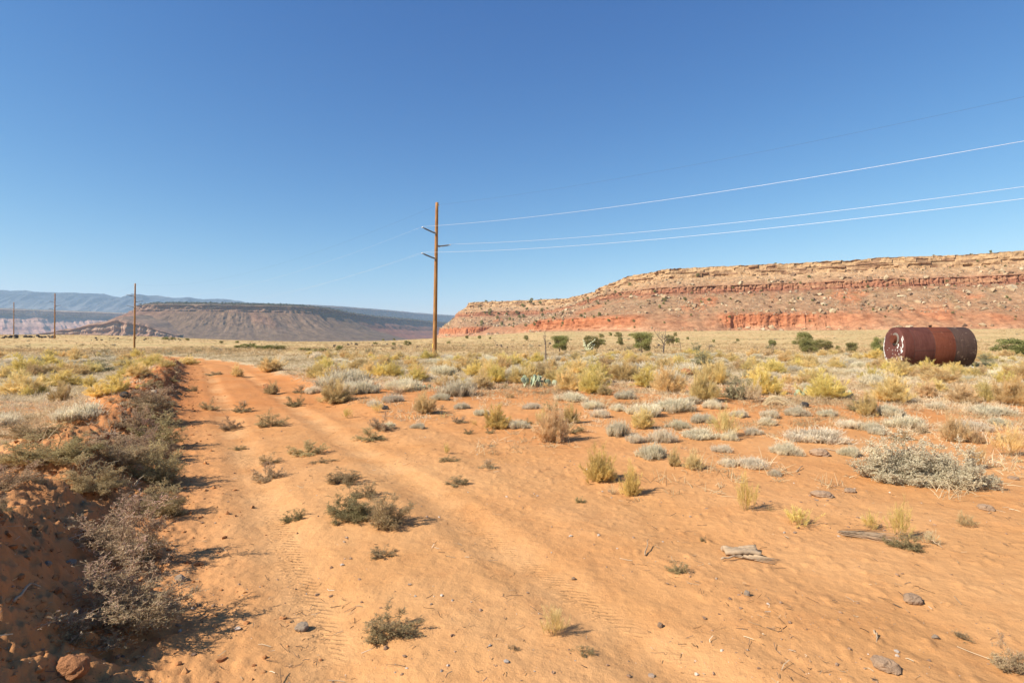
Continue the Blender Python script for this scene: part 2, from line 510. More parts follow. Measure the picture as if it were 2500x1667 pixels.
# ------------------------------------------------------------------ mesas and mountains
def smooth1(a, k):
    if k < 1: return a
    x = np.arange(-3 * k, 3 * k + 1); w = np.exp(-(x / k) ** 2 / 2); w /= w.sum()
    return np.convolve(np.pad(a, 3 * k, mode='edge'), w, 'valid')

def lerpc(h, stops):
    hs = [s[0] for s in stops]
    return np.stack([np.interp(h, hs, [s[1][k] for s in stops]) for k in range(3)], -1)

def escarp(poly, prof, du, dv, sm, smn):
    """grid of (u,v): poly runs with the cut's front on its left-hand side when read from the last point back"""
    P = np.array([p[:2] for p in poly], float); ex = np.array([p[2] if len(p) > 2 else 1.0 for p in poly])
    L = np.concatenate([[0], np.cumsum(np.hypot(*np.diff(P, axis=0).T))])
    n = int(L[-1] / du); u = np.linspace(0, L[-1], n)
    k = int(sm / du)
    x = smooth1(np.interp(u, L, P[:, 0]), k); y = smooth1(np.interp(u, L, P[:, 1]), k); rim = smooth1(np.interp(u, L, ex), k)
    tx = smooth1(np.gradient(x), int(smn / du)); ty = smooth1(np.gradient(y), int(smn / du))
    l = np.hypot(tx, ty) + 1e-9
    nx, ny = ty / l, -tx / l
    D = np.array([p[0] for p in prof], float); Hh = np.array([p[1] for p in prof], float); K = np.array([p[2] for p in prof], float)
    dvs = np.array([p[3] if len(p) > 3 else dv for p in prof], float)
    vd, vh, vk = [], [], []
    for a in range(len(prof) - 1):
        m = max(2, int(math.hypot(D[a + 1] - D[a], Hh[a + 1] - Hh[a]) / dvs[a]))
        f = np.arange(m) / m
        vd += list(D[a] + f * (D[a + 1] - D[a])); vh += list(Hh[a] + f * (Hh[a + 1] - Hh[a])); vk += [K[a]] * m
    return u, x, y, nx, ny, rim, np.array(vd), np.array(vh), np.array(vk)

def grid_faces(nu, nv):
    i = np.arange(nu - 1)[:, None] * nv; j = np.arange(nv - 1)[None]
    return np.stack([i + j, i + nv + j, i + nv + j + 1, i + j + 1], -1).reshape(-1, 4)

def rock_mat(name, s1, s2, bump_d, stones=None):
    g = N(name); p = g.pos()
    col = g.attr("Col", 0)
    n1 = g.noise(p, s1, 6, 0.65); n2 = g.noise(p, s2, 6, 0.7)
    col = g.mix(g.mr(n1, 0.35, 0.65), g.mix(1.0, col, (0.66, 0.61, 0.58), 'MULTIPLY'), g.mix(1.0, col, (1.2, 1.2, 1.18), 'MULTIPLY'))
    col = g.mix(g.mr(n2, 0.48, 0.68, 0, 0.65), col, g.mix(1.0, col, (0.55, 0.52, 0.5), 'MULTIPLY'))
    nb = g.bump(n1, 1.0, bump_d * 3)
    nb = g.bump(n2, 1.0, bump_d, nb)
    if stones:
        sc, c, thr = stones
        vo = g.t.nodes.new("ShaderNodeTexVoronoi"); vo.inputs["Scale"].default_value = sc; g.L(p, vo.inputs["Vector"])
        pick = g.t.nodes.new("ShaderNodeSeparateColor"); g.L(vo.outputs["Color"], pick.inputs[0])
        m = g.math('MULTIPLY', g.mr(vo.outputs["Distance"], 0.22, 0.38, 1, 0), g.mr(pick.outputs[0], thr, thr + 0.02))
        m = g.math('MULTIPLY', m, g.attr("talus"))
        col = g.mix(m, col, g.mix(pick.outputs[1], c, tuple(v * 0.55 for v in c)))
        nb = g.bump(m, 1.0, 0.9, nb)
    return g.principled(col, 0.95, nb, 0, 0.05)

def red_mesa():
    poly = [(900, 300, 1.05), (640, 410, 1.02), (450, 500, 1.0), (238, 602, 1.0), (150, 624, .99), (118, 690, .95), (100, 788, .86), (73, 982, .89), (23, 1107, .96),
            (-70, 1158, .97), (-112, 1195, .96), (-128, 1260, .95), (-100, 1380, .95), (0, 1560, .95)]
    prof = [(-170, -6, 0), (-112, 6.0, 0), (-100, 9.5, 0), (-93, 11.5, 1, .7), (-88.5, 23.5, 2), (-84, 25.5, 2), (-40, 40, 2), (-13, 50.2, 3, .6), (-12.5, 51.6, 3, .4), (-9.5, 51.7, 3, .7), (-6.5, 57.5, 4), (17, 69.5, 5, .7),
            (18.6, 74.5, 5, .6), (21.5, 75.2, 5, .7), (23.0, 81.0, 6, 2), (45, 82.2, 6, 8), (140, 82, 6, 30), (700, 70, 6)]
    u, x, y, nx, ny, rim, vd, vh, vk = escarp(poly, prof, 0.9, 1.0, 14, 26)
    nu, nv = len(u), len(vd)
    U = u[:, None]; D = np.broadcast_to(vd, (nu, nv)).copy(); Hh = np.broadcast_to(vh, (nu, nv)).copy(); K = np.broadcast_to(vk, (nu, nv))
    hh = vh[None, :]
    VV = np.arange(nv)[None, :] * 1.0
    # wandering of the whole rim, flutes in the cliffs, gullies in the talus, blocks in the cap
    D += 9 * gn(U / 70, 0.5, 1) * sst(20, 60, hh) + 5 * gn(U / 31, 2.5, 2) * (hh < 30)
    lowc = np.exp(-((hh - 17) / 9.0) ** 2)
    D += lowc * (4.2 * ridged(U / 17, hh / 60, 3, 3) + 2.0 * gn(U / 5.0, hh / 25, 5))
    r1 = np.floor((hh - 9.0) / 2.1); cw = 3.5 + 5 * rnd(r1, r1 * 0 + 5, 3); c1 = np.floor(U / cw + rnd(r1, r1 * 0 + 1, 6) * 5)
    cliff = ((K == 1) | (K == 3)) * 1.0
    D += cliff * (1.5 * (rnd(c1, r1, 8) - .5) + 0.8 * fbm(U / 2.5, hh / 1.7, 2, 6))
    crack = np.exp(-np.abs(gn(U / 9 + .15 * gn(U / 4, hh / 8, 2), hh / 70, 12)) / 0.045) * sst(-.1, .3, gn(U / 40, 6.6, 2))
    D += lowc * 5.5 * crack + (K == 3) * 2.6 * np.exp(-np.abs(gn(U / 6, hh / 30, 13)) / 0.06)
    breach = sst(-0.25, 0.3, gn(U / 95, 4.4, 8) + 0.25 * gn(U / 22, 2.2, 9)) * sst(200, 420, U) * (1 - sst(1350, 1440, U))
    breach = np.clip(np.maximum(breach, sst(690, 600, U)) , 0, 1)
    # where talus buries the low cliff the step smears out
    tgt = np.interp(hh, [-6, 5, 40], [-172, -130, -40]) + 5 * ridged(U / 30, hh / 60, 3, 4) + 3 * fbm(U / 9, hh / 5, 3, 4)
    wb = breach * sst(42, 30, hh); D = D * (1 - wb) + tgt * wb
    tal = ((K == 2) | (K == 4)).astype(float)
    bell = np.clip((hh - 24) / 12, 0, 1) * np.clip((51 - hh) / 8, 0, 1)
    D += bell * (5.5 * ridged((U + 0.3 * hh) / 34, hh / 90, 3, 6)) + tal * 1.6 * fbm(U / 8, hh / 4, 3, 7)
    band = (K == 3) * 1.0
    D += band * (1.7 * ridged(U / 8, hh / 20, 3, 8) + 1.0 * gn(U / 2.8, hh / 3, 9))
    capm = (K == 5) * 1.0
    row = np.floor((hh - 69.0) / 2.3)
    cellw = 6.0 + 6 * rnd(row, row * 0 + 3, 2)
    cu = np.floor(U / cellw + rnd(row, row * 0, 1) * 7)
    D += tal * 1.1 * np.sin(hh * 1.6 + 2 * gn(U / 30, hh / 9, 2)) * sst(-.1, .4, gn(U / 55, hh / 14, 7)) * (hh > 44)
    D += capm * (3.4 * (rnd(cu, row, 4) - 0.5) + 1.6 * gn(U / 14, hh / 9, 3) + 0.9 * fbm(U / 3, hh / 2, 2, 2))
    nosew = sst(1380, 1480, U); D = np.where(D < 0, D * (1 - .62 * nosew), D)
    vary = rim[:, None] * (1 + 0.012 * gn(U / 45, 1.1, 3) + 0.006 * gn(U / 12, 1.7, 4) * (hh > 60))
    Hh = np.where(hh > 12, 12 + (Hh - 12) * (vary * 69.6 / 69 - (1 - vary) * .15), Hh)
    Hh += 0.5 * fbm(U / 6, VV / 9, 3, 5) * (hh > 2) * (K != 3)
    Hh += (K == 6) * (1.0 * gn(U / 9, VV, 7) + .6 * gn(U / 3.1, VV, 2))
    X = x[:, None] + nx[:, None] * D; Y = y[:, None] + ny[:, None] * D; Z = Hh
    hb = Z + 1.2 * gn(U / 30, 9.1, 4) + 1.0 * gn(U / 9, hh / 6, 6)
    hb = 12 + (hh - 12) + 1.3 * fbm(U / 14, hh / 5, 3, 6)
    C = lerpc(hb, [(0, (.44, .27, .15)), (8, (.47, .27, .155)), (11, (.47, .27, .17)), (14, (.43, .205, .115)), (21, (.42, .18, .095)), (24.5, (.40, .19, .105)), (27, (.385, .25, .155)), (44, (.36, .25, .16)), (48, (.34, .20, .125)),
                   (50.3, (.27, .13, .085)), (52, (.32, .155, .10)), (57, (.37, .20, .125)), (60, (.40, .27, .17)), (68, (.47, .34, .21)), (73, (.47, .345, .215)), (80.5, (.46, .345, .21)), (83, (.33, .26, .15))])  # dark red stop at the band ledge also paints in its overhang shade
    org = np.array([.45, .215, .115]); a = sst(0.12, 0.42, fbm(U / 42, hh / 26, 3, 10)) * bell * 0.95
    C = C * (1 - a[..., None]) + org * a[..., None]
    pale = np.array([.56, .37, .25]); a = sst(0.0, 0.4, gn(U / 26, hh / 8, 11)) * np.exp(-((hh - 10) / 4) ** 2) * .75
    C = C * (1 - a[..., None]) + pale * a[..., None]
    bur = lerpc(hb, [(5, (.45, .27, .165)), (14, (.42, .25, .15)), (22, (.385, .245, .15)), (28, (.375, .25, .155))]); a = breach * sst(8, 12, hh) * sst(30, 25, hh) * (.55 + .45 * sst(-.2, .3, fbm(U / 18, hh / 8, 3, 3)))
    C = C * (1 - a[..., None]) + bur * a[..., None]
    tnc = np.array([.40, .26, .16]); a = np.exp(-((hh - 54.5) / 5.0) ** 2) * sst(-.25, .35, fbm(U / 26, hh / 5, 4, 9)) * .8
    C = C * (1 - a[..., None]) + tnc * a[..., None]
    omd = np.array([.47, .215, .115]); a = sst(690, 560, U) * np.exp(-((hh - 20) / 9.0) ** 2) * sst(-.05, .2, gn(U / 28, hh / 22, 4)) * .85
    C = C * (1 - a[..., None]) + omd * a[..., None]
    var = np.array([.25, .155, .10]); a = capm * sst(0.60, 0.8, rnd(cu, row, 7)) * .75
    C = C * (1 - a[..., None]) + var * a[..., None]
    grn = np.array([.24, .20, .105]); a = tal * sst(0.15, 0.5, fbm(U / 11, hh / 6, 3, 13)) * .45 * (hh < 50)
    C = C * (1 - a[..., None]) + grn * a[..., None]
    talus = np.clip(tal + (hh < 12) * 0.5 + (K == 6) * .3, 0, 1) * (0.35 + 0.65 * sst(-0.2, 0.3, fbm(U / 24, hh / 14, 2, 14)))
    C = C * np.array([.89, .80, .695]); V = np.stack([X, Y, Z], -1).reshape(-1, 3)
    o = mk("mesa", V, grid_faces(nu, nv), rock_mat("red_mesa_rock", 0.16, 0.9, 0.25, (0.38, (.52, .40, .26), 0.25)), {"Col": np.clip(C.reshape(-1, 3), 0, 1), "talus": talus.reshape(-1)}, False)
    tag(o, "banded red and tan sandstone mesa with a blocky cap rising behind the rusty tank", "mesa", kind="structure")
    return V.reshape(nu, nv, 3), np.broadcast_to(hh, (nu, nv)), K

def grey_mesa():
    poly = [(600, 8000, .95), (-200, 7300, .95), (-630, 6300, .96), (-800, 5600, .96), (-945, 4950, .97), (-1060, 4450, .97), (-1115, 4000, .98), (-1100, 3600, .98), (-1085, 3330, .99), (-1130, 3160, 1.0), (-1200, 3080, 1.0), (-1345, 3010, 1.0), (-1600, 2930, 1.0),
            (-1800, 2890, 1.0), (-1930, 2960, .99), (-2020, 3150, .98), (-2080, 3500, .98), (-2100, 4200, .98)]
    prof = [(-640, -30, 0), (-430, 0, 0), (-250, 58, 0), (-72, 142, 1, 4), (-64, 152, 1, 4), (-50, 154, 1, 3), (-42, 174, 2), (0, 187, 3, 8), (120, 196, 3, 30), (480, 212, 3, 80), (490, 190, 3)]
    u, x, y, nx, ny, rim, vd, vh, vk = escarp(poly, prof, 7, 6, 60, 200)
    nu, nv = len(u), len(vd); U = u[:, None]; hh = vh[None]
    D = np.broadcast_to(vd, (nu, nv)).copy(); K = np.broadcast_to(vk, (nu, nv)); Z = np.broadcast_to(vh, (nu, nv)).copy()
    bell = np.clip((hh + 10) / 60, 0, 1) * np.clip((165 - hh) / 60, 0, 1)
    uu = U + 0.5 * hh * gn(U / 300, .3, 2)
    east = sst(5000, 4600, U)                    # the darker, more broken wall beyond the grey slope
    D += bell * (40 * ridged(uu / 230, hh / 420, 4, 1) + 20 * ridged(uu / 60, hh / 150, 4, 3) + 9 * fbm(uu / 20, hh / 16, 3, 12))
    D += (K == 1) * (16 * ridged(U / 60, hh / 60, 3, 4) + 9 * gn(U / 18, hh / 12, 5)) + (K == 2) * 10 * fbm(U / 40, hh / 10, 3, 8)
    ledge = east * (9 * np.sin(hh / 9.5) * np.clip((hh - 20) / 40, 0, 1) * np.clip((150 - hh) / 20, 0, 1))
    D += ledge + east * 20 * ridged(U / 60, hh / 90, 3, 6) * bell
    Z *= rim[:, None] * (1 + 0.01 * gn(U / 130, 2, 3))
    Z += (K == 3) * (2.5 * gn(U / 25, vd[None] / 40, 4))
    X = x[:, None] + nx[:, None] * D; Y = y[:, None] + ny[:, None] * D
    hb = hh + 7 * fbm(U / 90, hh / 30, 3, 3)
    C = lerpc(hb, [(-30, (.26, .21, .145)), (40, (.26, .21, .15)), (120, (.27, .21, .145)), (140, (.28, .205, .135)), (150, (.33, .245, .175)), (172, (.37, .28, .20)), (178, (.17, .15, .11)), (186, (.10, .10, .065)), (215, (.095, .10, .06))])
    C2 = lerpc(hb, [(-30, (.36, .20, .14)), (25, (.38, .19, .125)), (50, (.25, .13, .095)), (70, (.36, .19, .125)), (95, (.22, .12, .09)), (120, (.30, .18, .125)), (150, (.30, .19, .13)), (172, (.24, .17, .12)), (182, (.17, .14, .09)), (215, (.17, .145, .09))])
    C = C * (1 - east[..., None]) + C2 * east[..., None]
    nose = sst(5950, 6150, U) * 0.75
    C = C * (1 - nose[..., None]) + lerpc(hb, [(0, (.42, .21, .14)), (60, (.40, .22, .15)), (140, (.33, .22, .16)), (150, (.40, .29, .21)), (172, (.42, .31, .22)), (180, (.13, .12, .08)), (220, (.10, .10, .06))]) * nose[..., None]
    red = np.array([.34, .18, .12]); a = bell * sst(0.22, 0.45, gn(uu / 130, hh / 300, 9)) * .5
    C = C * (1 - a[..., None]) + red * a[..., None]
    C = C * np.array([.70, .575, .50]); V = np.stack([X, Y, Z], -1).reshape(-1, 3)
    o = mk("mesa", V, grid_faces(nu, nv), rock_mat("grey_mesa_rock", 0.03, 0.12, 2.0), {"Col": np.clip(C.reshape(-1, 3), 0, 1)}, False)
    tag(o, "flat-topped grey mesa with a dark wooded rim and bare gullied slope", "mesa", kind="structure")
    keep = V.reshape(nu, nv, 3), hh
    # low red badlands at its foot
    poly = [(-1480, 2560, .2), (-1640, 2540, .75), (-1740, 2520, 1.0), (-1840, 2500, .75), (-1930, 2510, .55), (-2030, 2540, .42), (-2150, 2560, .3), (-2300, 2700, .1)]
    prof = [(-120, -25, 0), (-60, 20, 0), (-34, 55, 0), (-24, 82, 0), (0, 96, 0), (60, 104, 0, 10), (300, 120, 0)]
    u, x, y, nx, ny, rim, vd, vh, vk = escarp(poly, prof, 3, 4, 30, 60)
    nu, nv = len(u), len(vd); U = u[:, None]; hh = vh[None]
    D = vd[None] + np.clip((110 - hh) / 60, 0, 1) * (38 * ridged(U / 62, hh / 300, 4, 2)) + 6 * np.sin(hh / 5.0)
    Z = hh * rim[:, None] * (1 + .12 * gn(U / 60, .2, 4)) - 2
    X = x[:, None] + nx[:, None] * D; Y = y[:, None] + ny[:, None] * D
    C = lerpc(hh + 8 * fbm(U / 40, hh / 20, 3, 2), [(-25, (.34, .25, .165)), (15, (.40, .29, .20)), (30, (.33, .19, .12)), (60, (.40, .265, .18)), (80, (.31, .18, .115)), (100, (.28, .18, .115)), (120, (.25, .175, .11))])
    o = mk("hills", np.stack([X, Y, Z], -1).reshape(-1, 3), grid_faces(nu, nv), rock_mat("badland_rock", 0.05, 0.2, 1.5), {"Col": np.clip(C.reshape(-1, 3), 0, 1)}, False)
    tag(o, "low fluted red and cream badland hills at the foot of the grey mesa", "hills", kind="structure")
    return keep

def far_mesas():
    poly = [(-3300, 8600, .95), (-3600, 7700, .95), (-3760, 7000, .95), (-3980, 6500, .96), (-4240, 6260, .97), (-4560, 5950, .99), (-4900, 5500, 1.0), (-5500, 5050, 1.02), (-6300, 4600, 1.02), (-7400, 4000, 1.0)]
    prof = [(-1100, -60, 0, 40), (-700, 30, 0), (-420, 120, 0), (-120, 225, 1, 8), (-80, 285, 2), (0, 300, 3, 60), (400, 318, 3, 200), (2200, 330, 3)]
    u, x, y, nx, ny, rim, vd, vh, vk = escarp(poly, prof, 16, 13, 120, 350)
    nu, nv = len(u), len(vd); U = u[:, None]; hh = vh[None]; K = vk[None]
    bell = np.clip((hh + 60) / 80, 0, 1) * np.clip((285 - hh) / 60, 0, 1)
    D = vd[None] + bell * (120 * ridged(U / 420, hh / 900, 4, 5) + 45 * ridged(U / 110, hh / 300, 3, 2)) + (K == 1) * 30 * ridged(U / 90, hh / 90, 3, 7) + 14 * np.sin(hh / 11.0 + 2 * gn(U / 300, .2, 4)) * bell
    Z = hh * rim[:, None] * (1 + 0.012 * gn(U / 300, 4, 2))
    X = x[:, None] + nx[:, None] * D; Y = y[:, None] + ny[:, None] * D
    hb = hh + 14 * fbm(U / 200, hh / 60, 3, 3)
    C = lerpc(hb, [(-60, (.42, .27, .20)), (40, (.44, .28, .21)), (100, (.34, .19, .145)), (150, (.42, .27, .205)), (220, (.36, .22, .165)), (240, (.46, .33, .25)), (285, (.44, .32, .24)), (298, (.15, .13, .09)), (340, (.13, .12, .08))])
    o = mk("mesa", np.stack([X, Y, Z], -1).reshape(-1, 3), grid_faces(nu, nv), rock_mat("far_mesa_rock", 0.012, 0.05, 5.0), {"Col": np.clip(C.reshape(-1, 3), 0, 1)}, False)
    tag(o, "long pinkish layered mesa wall fading behind the farthest utility poles", "mesa", kind="structure")
    poly = [(300, 14300, .97), (-922, 11820, 1.0), (-1601, 10620, 1.0), (-2223, 8824, 1.0), (-2633, 8040, 1.0), (-3240, 7559, 1.0), (-4200, 7500, 1.0), (-5200, 8000, 1.0)]
    prof = [(-1500, -60, 0, 80), (-600, 150, 0), (-180, 330, 1, 12), (-110, 455, 2), (0, 480, 3, 90), (500, 500, 3, 300), (3000, 500, 3)]
    u, x, y, nx, ny, rim, vd, vh, vk = escarp(poly, prof, 25, 18, 150, 500)
    nu, nv = len(u), len(vd); U = u[:, None]; hh = vh[None]; K = vk[None]
    bell = np.clip((hh + 60) / 80, 0, 1) * np.clip((470 - hh) / 100, 0, 1)
    D = vd[None] + bell * (150 * ridged(U / 520, hh / 900, 4, 3) + 50 * ridged(U / 130, hh / 300, 3, 6)) + (K == 1) * 60 * ridged(U / 160, hh / 90, 3, 2)
    Z = hh * rim[:, None] * (1 + 0.010 * gn(U / 400, 5, 3) + .006 * gn(U / 90, 1, 2))
    X = x[:, None] + nx[:, None] * D; Y = y[:, None] + ny[:, None] * D
    hb = hh + 20 * fbm(U / 260, hh / 90, 3, 3)
    C = lerpc(hb, [(-60, (.24, .155, .12)), (150, (.20, .13, .10)), (320, (.16, .10, .08)), (350, (.24, .125, .095)), (455, (.25, .15, .115)), (475, (.08, .075, .06)), (520, (.075, .07, .055))])
    o = mk("mesa", np.stack([X, Y, Z], -1).reshape(-1, 3), grid_faces(nu, nv), rock_mat("plateau_rock", 0.008, 0.03, 8.0), {"Col": np.clip(C.reshape(-1, 3), 0, 1)}, False)
    tag(o, "distant bluish plateau edge running behind the tall utility pole", "plateau", kind="structure")

def mountains():
    sk = [(-300, 664), (-150, 662), (0, 667), (60, 668), (100, 671), (140, 672), (190, 673.5), (235, 675), (258, 681), (285, 685), (302, 679), (318, 676), (345, 681), (358, 678), (400, 684), (430, 683), (470, 687), (500, 686), (535, 689), (565, 694), (640, 701), (760, 707), (900, 716)]
    px = np.array([s[0] for s in sk], float); py = np.array([s[1] for s in sk], float)
    a = (px - 1176) / FP
    ys = 11500.0
    xs = np.linspace(a[0] * ys, a[-1] * ys, 620)
    crest = np.interp(xs / ys, a, (HZ - py) / FP * ys) + EYE
    depth = np.concatenate([np.linspace(-3300, -40, 110), np.linspace(0, 2500, 14)])
    X = np.broadcast_to(xs[:, None], (len(xs), len(depth))); Dp = np.broadcast_to(depth[None], X.shape)
    f = np.clip(1 + Dp / 3300, 0, 1)
    spur = ridged(X / 930 + 0.25 * gn(X / 1240, Dp / 1550, 2), Dp / 3700, 4, 3); sp2 = ridged(X / 260, Dp / 1050, 3, 6)
    rel = f ** 1.35 * (1 + (0.20 * spur + 0.10 * sp2) * np.clip((1 - f) * 6, 0, 1) * np.clip(f * 3, 0, 1))
    cr = crest[:, None] + 11 * gn(X / 160, .3, 2) + 6 * gn(X / 56, .7, 5)
    Z = np.where(Dp <= 0, -80 + (cr + 80) * np.minimum(rel, 0.985 + 0.015 * f), cr - 0.12 * Dp)
    Y = ys + Dp + 150 * gn(X / 800, Dp / 2500, 8) * (Dp < -50)
    hb = Z + 60 * fbm(X / 430, Dp / 430, 3, 4)
    C = lerpc(hb, [(0, (.11, .115, .12)), (300, (.08, .09, .10)), (560, (.13, .13, .13)), (740, (.075, .085, .095)), (1000, (.055, .065, .075))])
    o = mk("mountains", np.stack([X, Y, Z], -1).reshape(-1, 3), grid_faces(len(xs), len(depth)), rock_mat("mountain_rock", 0.005, 0.02, 12.0), {"Col": np.clip(C.reshape(-1, 3), 0, 1)}, False)
    tag(o, "far hazy blue mountain range on the horizon behind the pole line", "mountains", kind="structure")

def build_haze():
    x0, x1, y0, y1, z0, z1 = -26000, 12000, -1500, 15500, -160, 1080
    V = [(x, y, z) for z in (z0, z1) for x, y in ((x0, y0), (x1, y0), (x1, y1), (x0, y1))]
    F = [(0, 3, 2, 1), (4, 5, 6, 7), (0, 1, 5, 4), (1, 2, 6, 5), (2, 3, 7, 6), (3, 0, 4, 7)]
    m = bpy.data.materials.new("desert_air"); m.use_nodes = True; t = m.node_tree; t.nodes.clear()
    out = t.nodes.new("ShaderNodeOutputMaterial"); pv = t.nodes.new("ShaderNodeVolumePrincipled")
    pv.inputs["Color"].default_value = HAZE_C
    pv.inputs["Density"].default_value = HAZE_D
    t.links.new(pv.outputs[0], out.inputs["Volume"])
    o = mk("haze", V, np.array(F), m)
    tag(o, "thin blue desert air between the plain and the far mountains", "haze", kind="stuff")
HAZE_C = (0.50, 0.74, 1.0, 1); HAZE_D = 4.7e-5

# ------------------------------------------------------------------ plants
def stemline(b, d, L, bend, k, r, wig=0.0):
    """n curved centre lines from b along d, length L, bending by bend (n,3)"""
    n = len(b); t = np.linspace(0, 1, k)
    P = b[:, None] + d[:, None] * (L[:, None] * t)[..., None] + bend[:, None] * (t ** 2)[None, :, None]
    if wig: P[:, 1:] += r.normal(size=(n, k - 1, 3)) * wig
    return P

def dirs(n, th_max, r, p=0.5):
    th = th_max * r.random(n) ** p; ph = r.random(n) * 2 * np.pi
    return np.stack([np.sin(th) * np.cos(ph), np.sin(th) * np.sin(ph), np.cos(th)], -1)

def unit(a): return a / (np.linalg.norm(a, axis=-1, keepdims=True) + 1e-9)

def at_t(P, t):
    k = P.shape[1]; f = np.clip(t, 0, 0.999) * (k - 1); i = f.astype(int); f = (f - i)[:, None]
    n = np.arange(len(P)); return P[n, i] * (1 - f) + P[n, i + 1] * f

def broom(seed, nst=100, ntw=20, ntip=7, th=1.36, base=0.12, wid=1.0, up=0.25):
    """dome of thin upright stems, twigs and flower tips: 1 wide, 1 tall"""
    r = np.random.default_rng(seed); A = Acc()
    d = dirs(nst, th, r, 0.55)
    sc = 1 / np.sqrt((np.hypot(d[:, 0], d[:, 1]) / 0.5) ** 2 + d[:, 2] ** 2)
    lump = 1 + 0.16 * np.sin(3 * np.arctan2(d[:, 1], d[:, 0]) + seed) + 0.10 * r.normal(size=nst)
    L = sc * lump * 0.80
    b = np.stack([r.normal(size=nst) * base, r.normal(size=nst) * base, np.zeros(nst)], -1)
    P = stemline(b, d, L, np.stack([d[:, 0] * -.03, d[:, 1] * -.03, L * 0.08], -1), 4, r, 0.008)
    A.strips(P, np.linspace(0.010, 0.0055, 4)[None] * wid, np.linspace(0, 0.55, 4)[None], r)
    m = np.repeat(np.arange(nst), ntw); t0 = 0.30 + 0.65 * r.random(len(m))
    b2 = at_t(P[m], t0); d2 = unit(d[m] + r.normal(size=(len(m), 3)) * 0.30 + np.array([0, 0, up]))
    L2 = (1.02 - 0.72 * t0) * L[m] * (0.28 + 0.30 * r.random(len(m)))
    P2 = stemline(b2, d2, L2, np.zeros((len(m), 3)), 3, r, 0.006)
    A.strips(P2, np.array([0.0055, 0.0045, 0.0035])[None] * wid, (0.30 + 0.35 * t0[:, None]) + np.array([0, .12, .28])[None], r)
    m2 = np.repeat(np.arange(len(m)), ntip); b3 = at_t(P2[m2], 0.55 + 0.43 * r.random(len(m2)))
    d3 = unit(d2[m2] + r.normal(size=(len(m2), 3)) * 0.45 + np.array([0, 0, 0.2]))
    P3 = stemline(b3, d3, 0.05 + 0.07 * r.random(len(m2)), np.zeros((len(m2), 3)), 2, r)
    A.strips(P3, np.array([[0.0050, 0.0030]]) * wid, (0.5 + 0.3 * t0[m2] + 0.2 * r.random(len(m2)))[:, None] + np.array([[0, .1]]), r)
    return A

def hummock(seed, ncl=42, nst=30, ntip=4, th=0.85):
    """low pale clump made of many little upright tufts: 1 wide, 1 tall, ragged in outline"""
    r = np.random.default_rng(seed); A = Acc()
    a = r.random(ncl) * 2 * np.pi; q = 0.47 * np.sqrt(r.random(ncl))
    lob = 0.45 + 0.6 * np.abs(np.sin(1.5 * a + seed)) * (.55 + .45 * r.random(ncl))
    c = np.stack([q * np.cos(a) * lob, q * np.sin(a) * lob, 0 * a], -1)
    hs = (0.45 + 0.55 * r.random(ncl)) * (1 - 0.45 * (q / 0.5) ** 2)
    m = np.repeat(np.arange(ncl), nst); n = len(m)
    d = dirs(n, th, r, 0.6); d[:, :2] += c[m, :2] * 0.5; d = unit(d)
    L = hs[m] * (0.6 + 0.45 * r.random(n))
    b = c[m] + np.stack([r.normal(size=n) * .03, r.normal(size=n) * .03, 0 * L], -1)
    P = stemline(b, d * np.array([.32, .32, 1]), L, np.zeros((n, 3)), 3, r, 0.010)
    A.strips(P, np.array([[.007, .0065, .004]]), np.array([[0., .45, .8]]) + 0.15 * r.random((n, 1)), r)
    m2 = np.repeat(np.arange(n), ntip); b2 = at_t(P[m2], 0.35 + 0.64 * r.random(len(m2)))
    d2 = unit(d[m2] + r.normal(size=(len(m2), 3)) * 0.5) * np.array([.4, .4, 1])
    P2 = stemline(b2, d2, 0.06 + 0.10 * r.random(len(m2)), np.zeros((len(m2), 3)), 2, r)
    A.strips(P2, np.array([[.0075, .0035]]), 0.55 + 0.45 * r.random((len(m2), 2)), r)
    return A

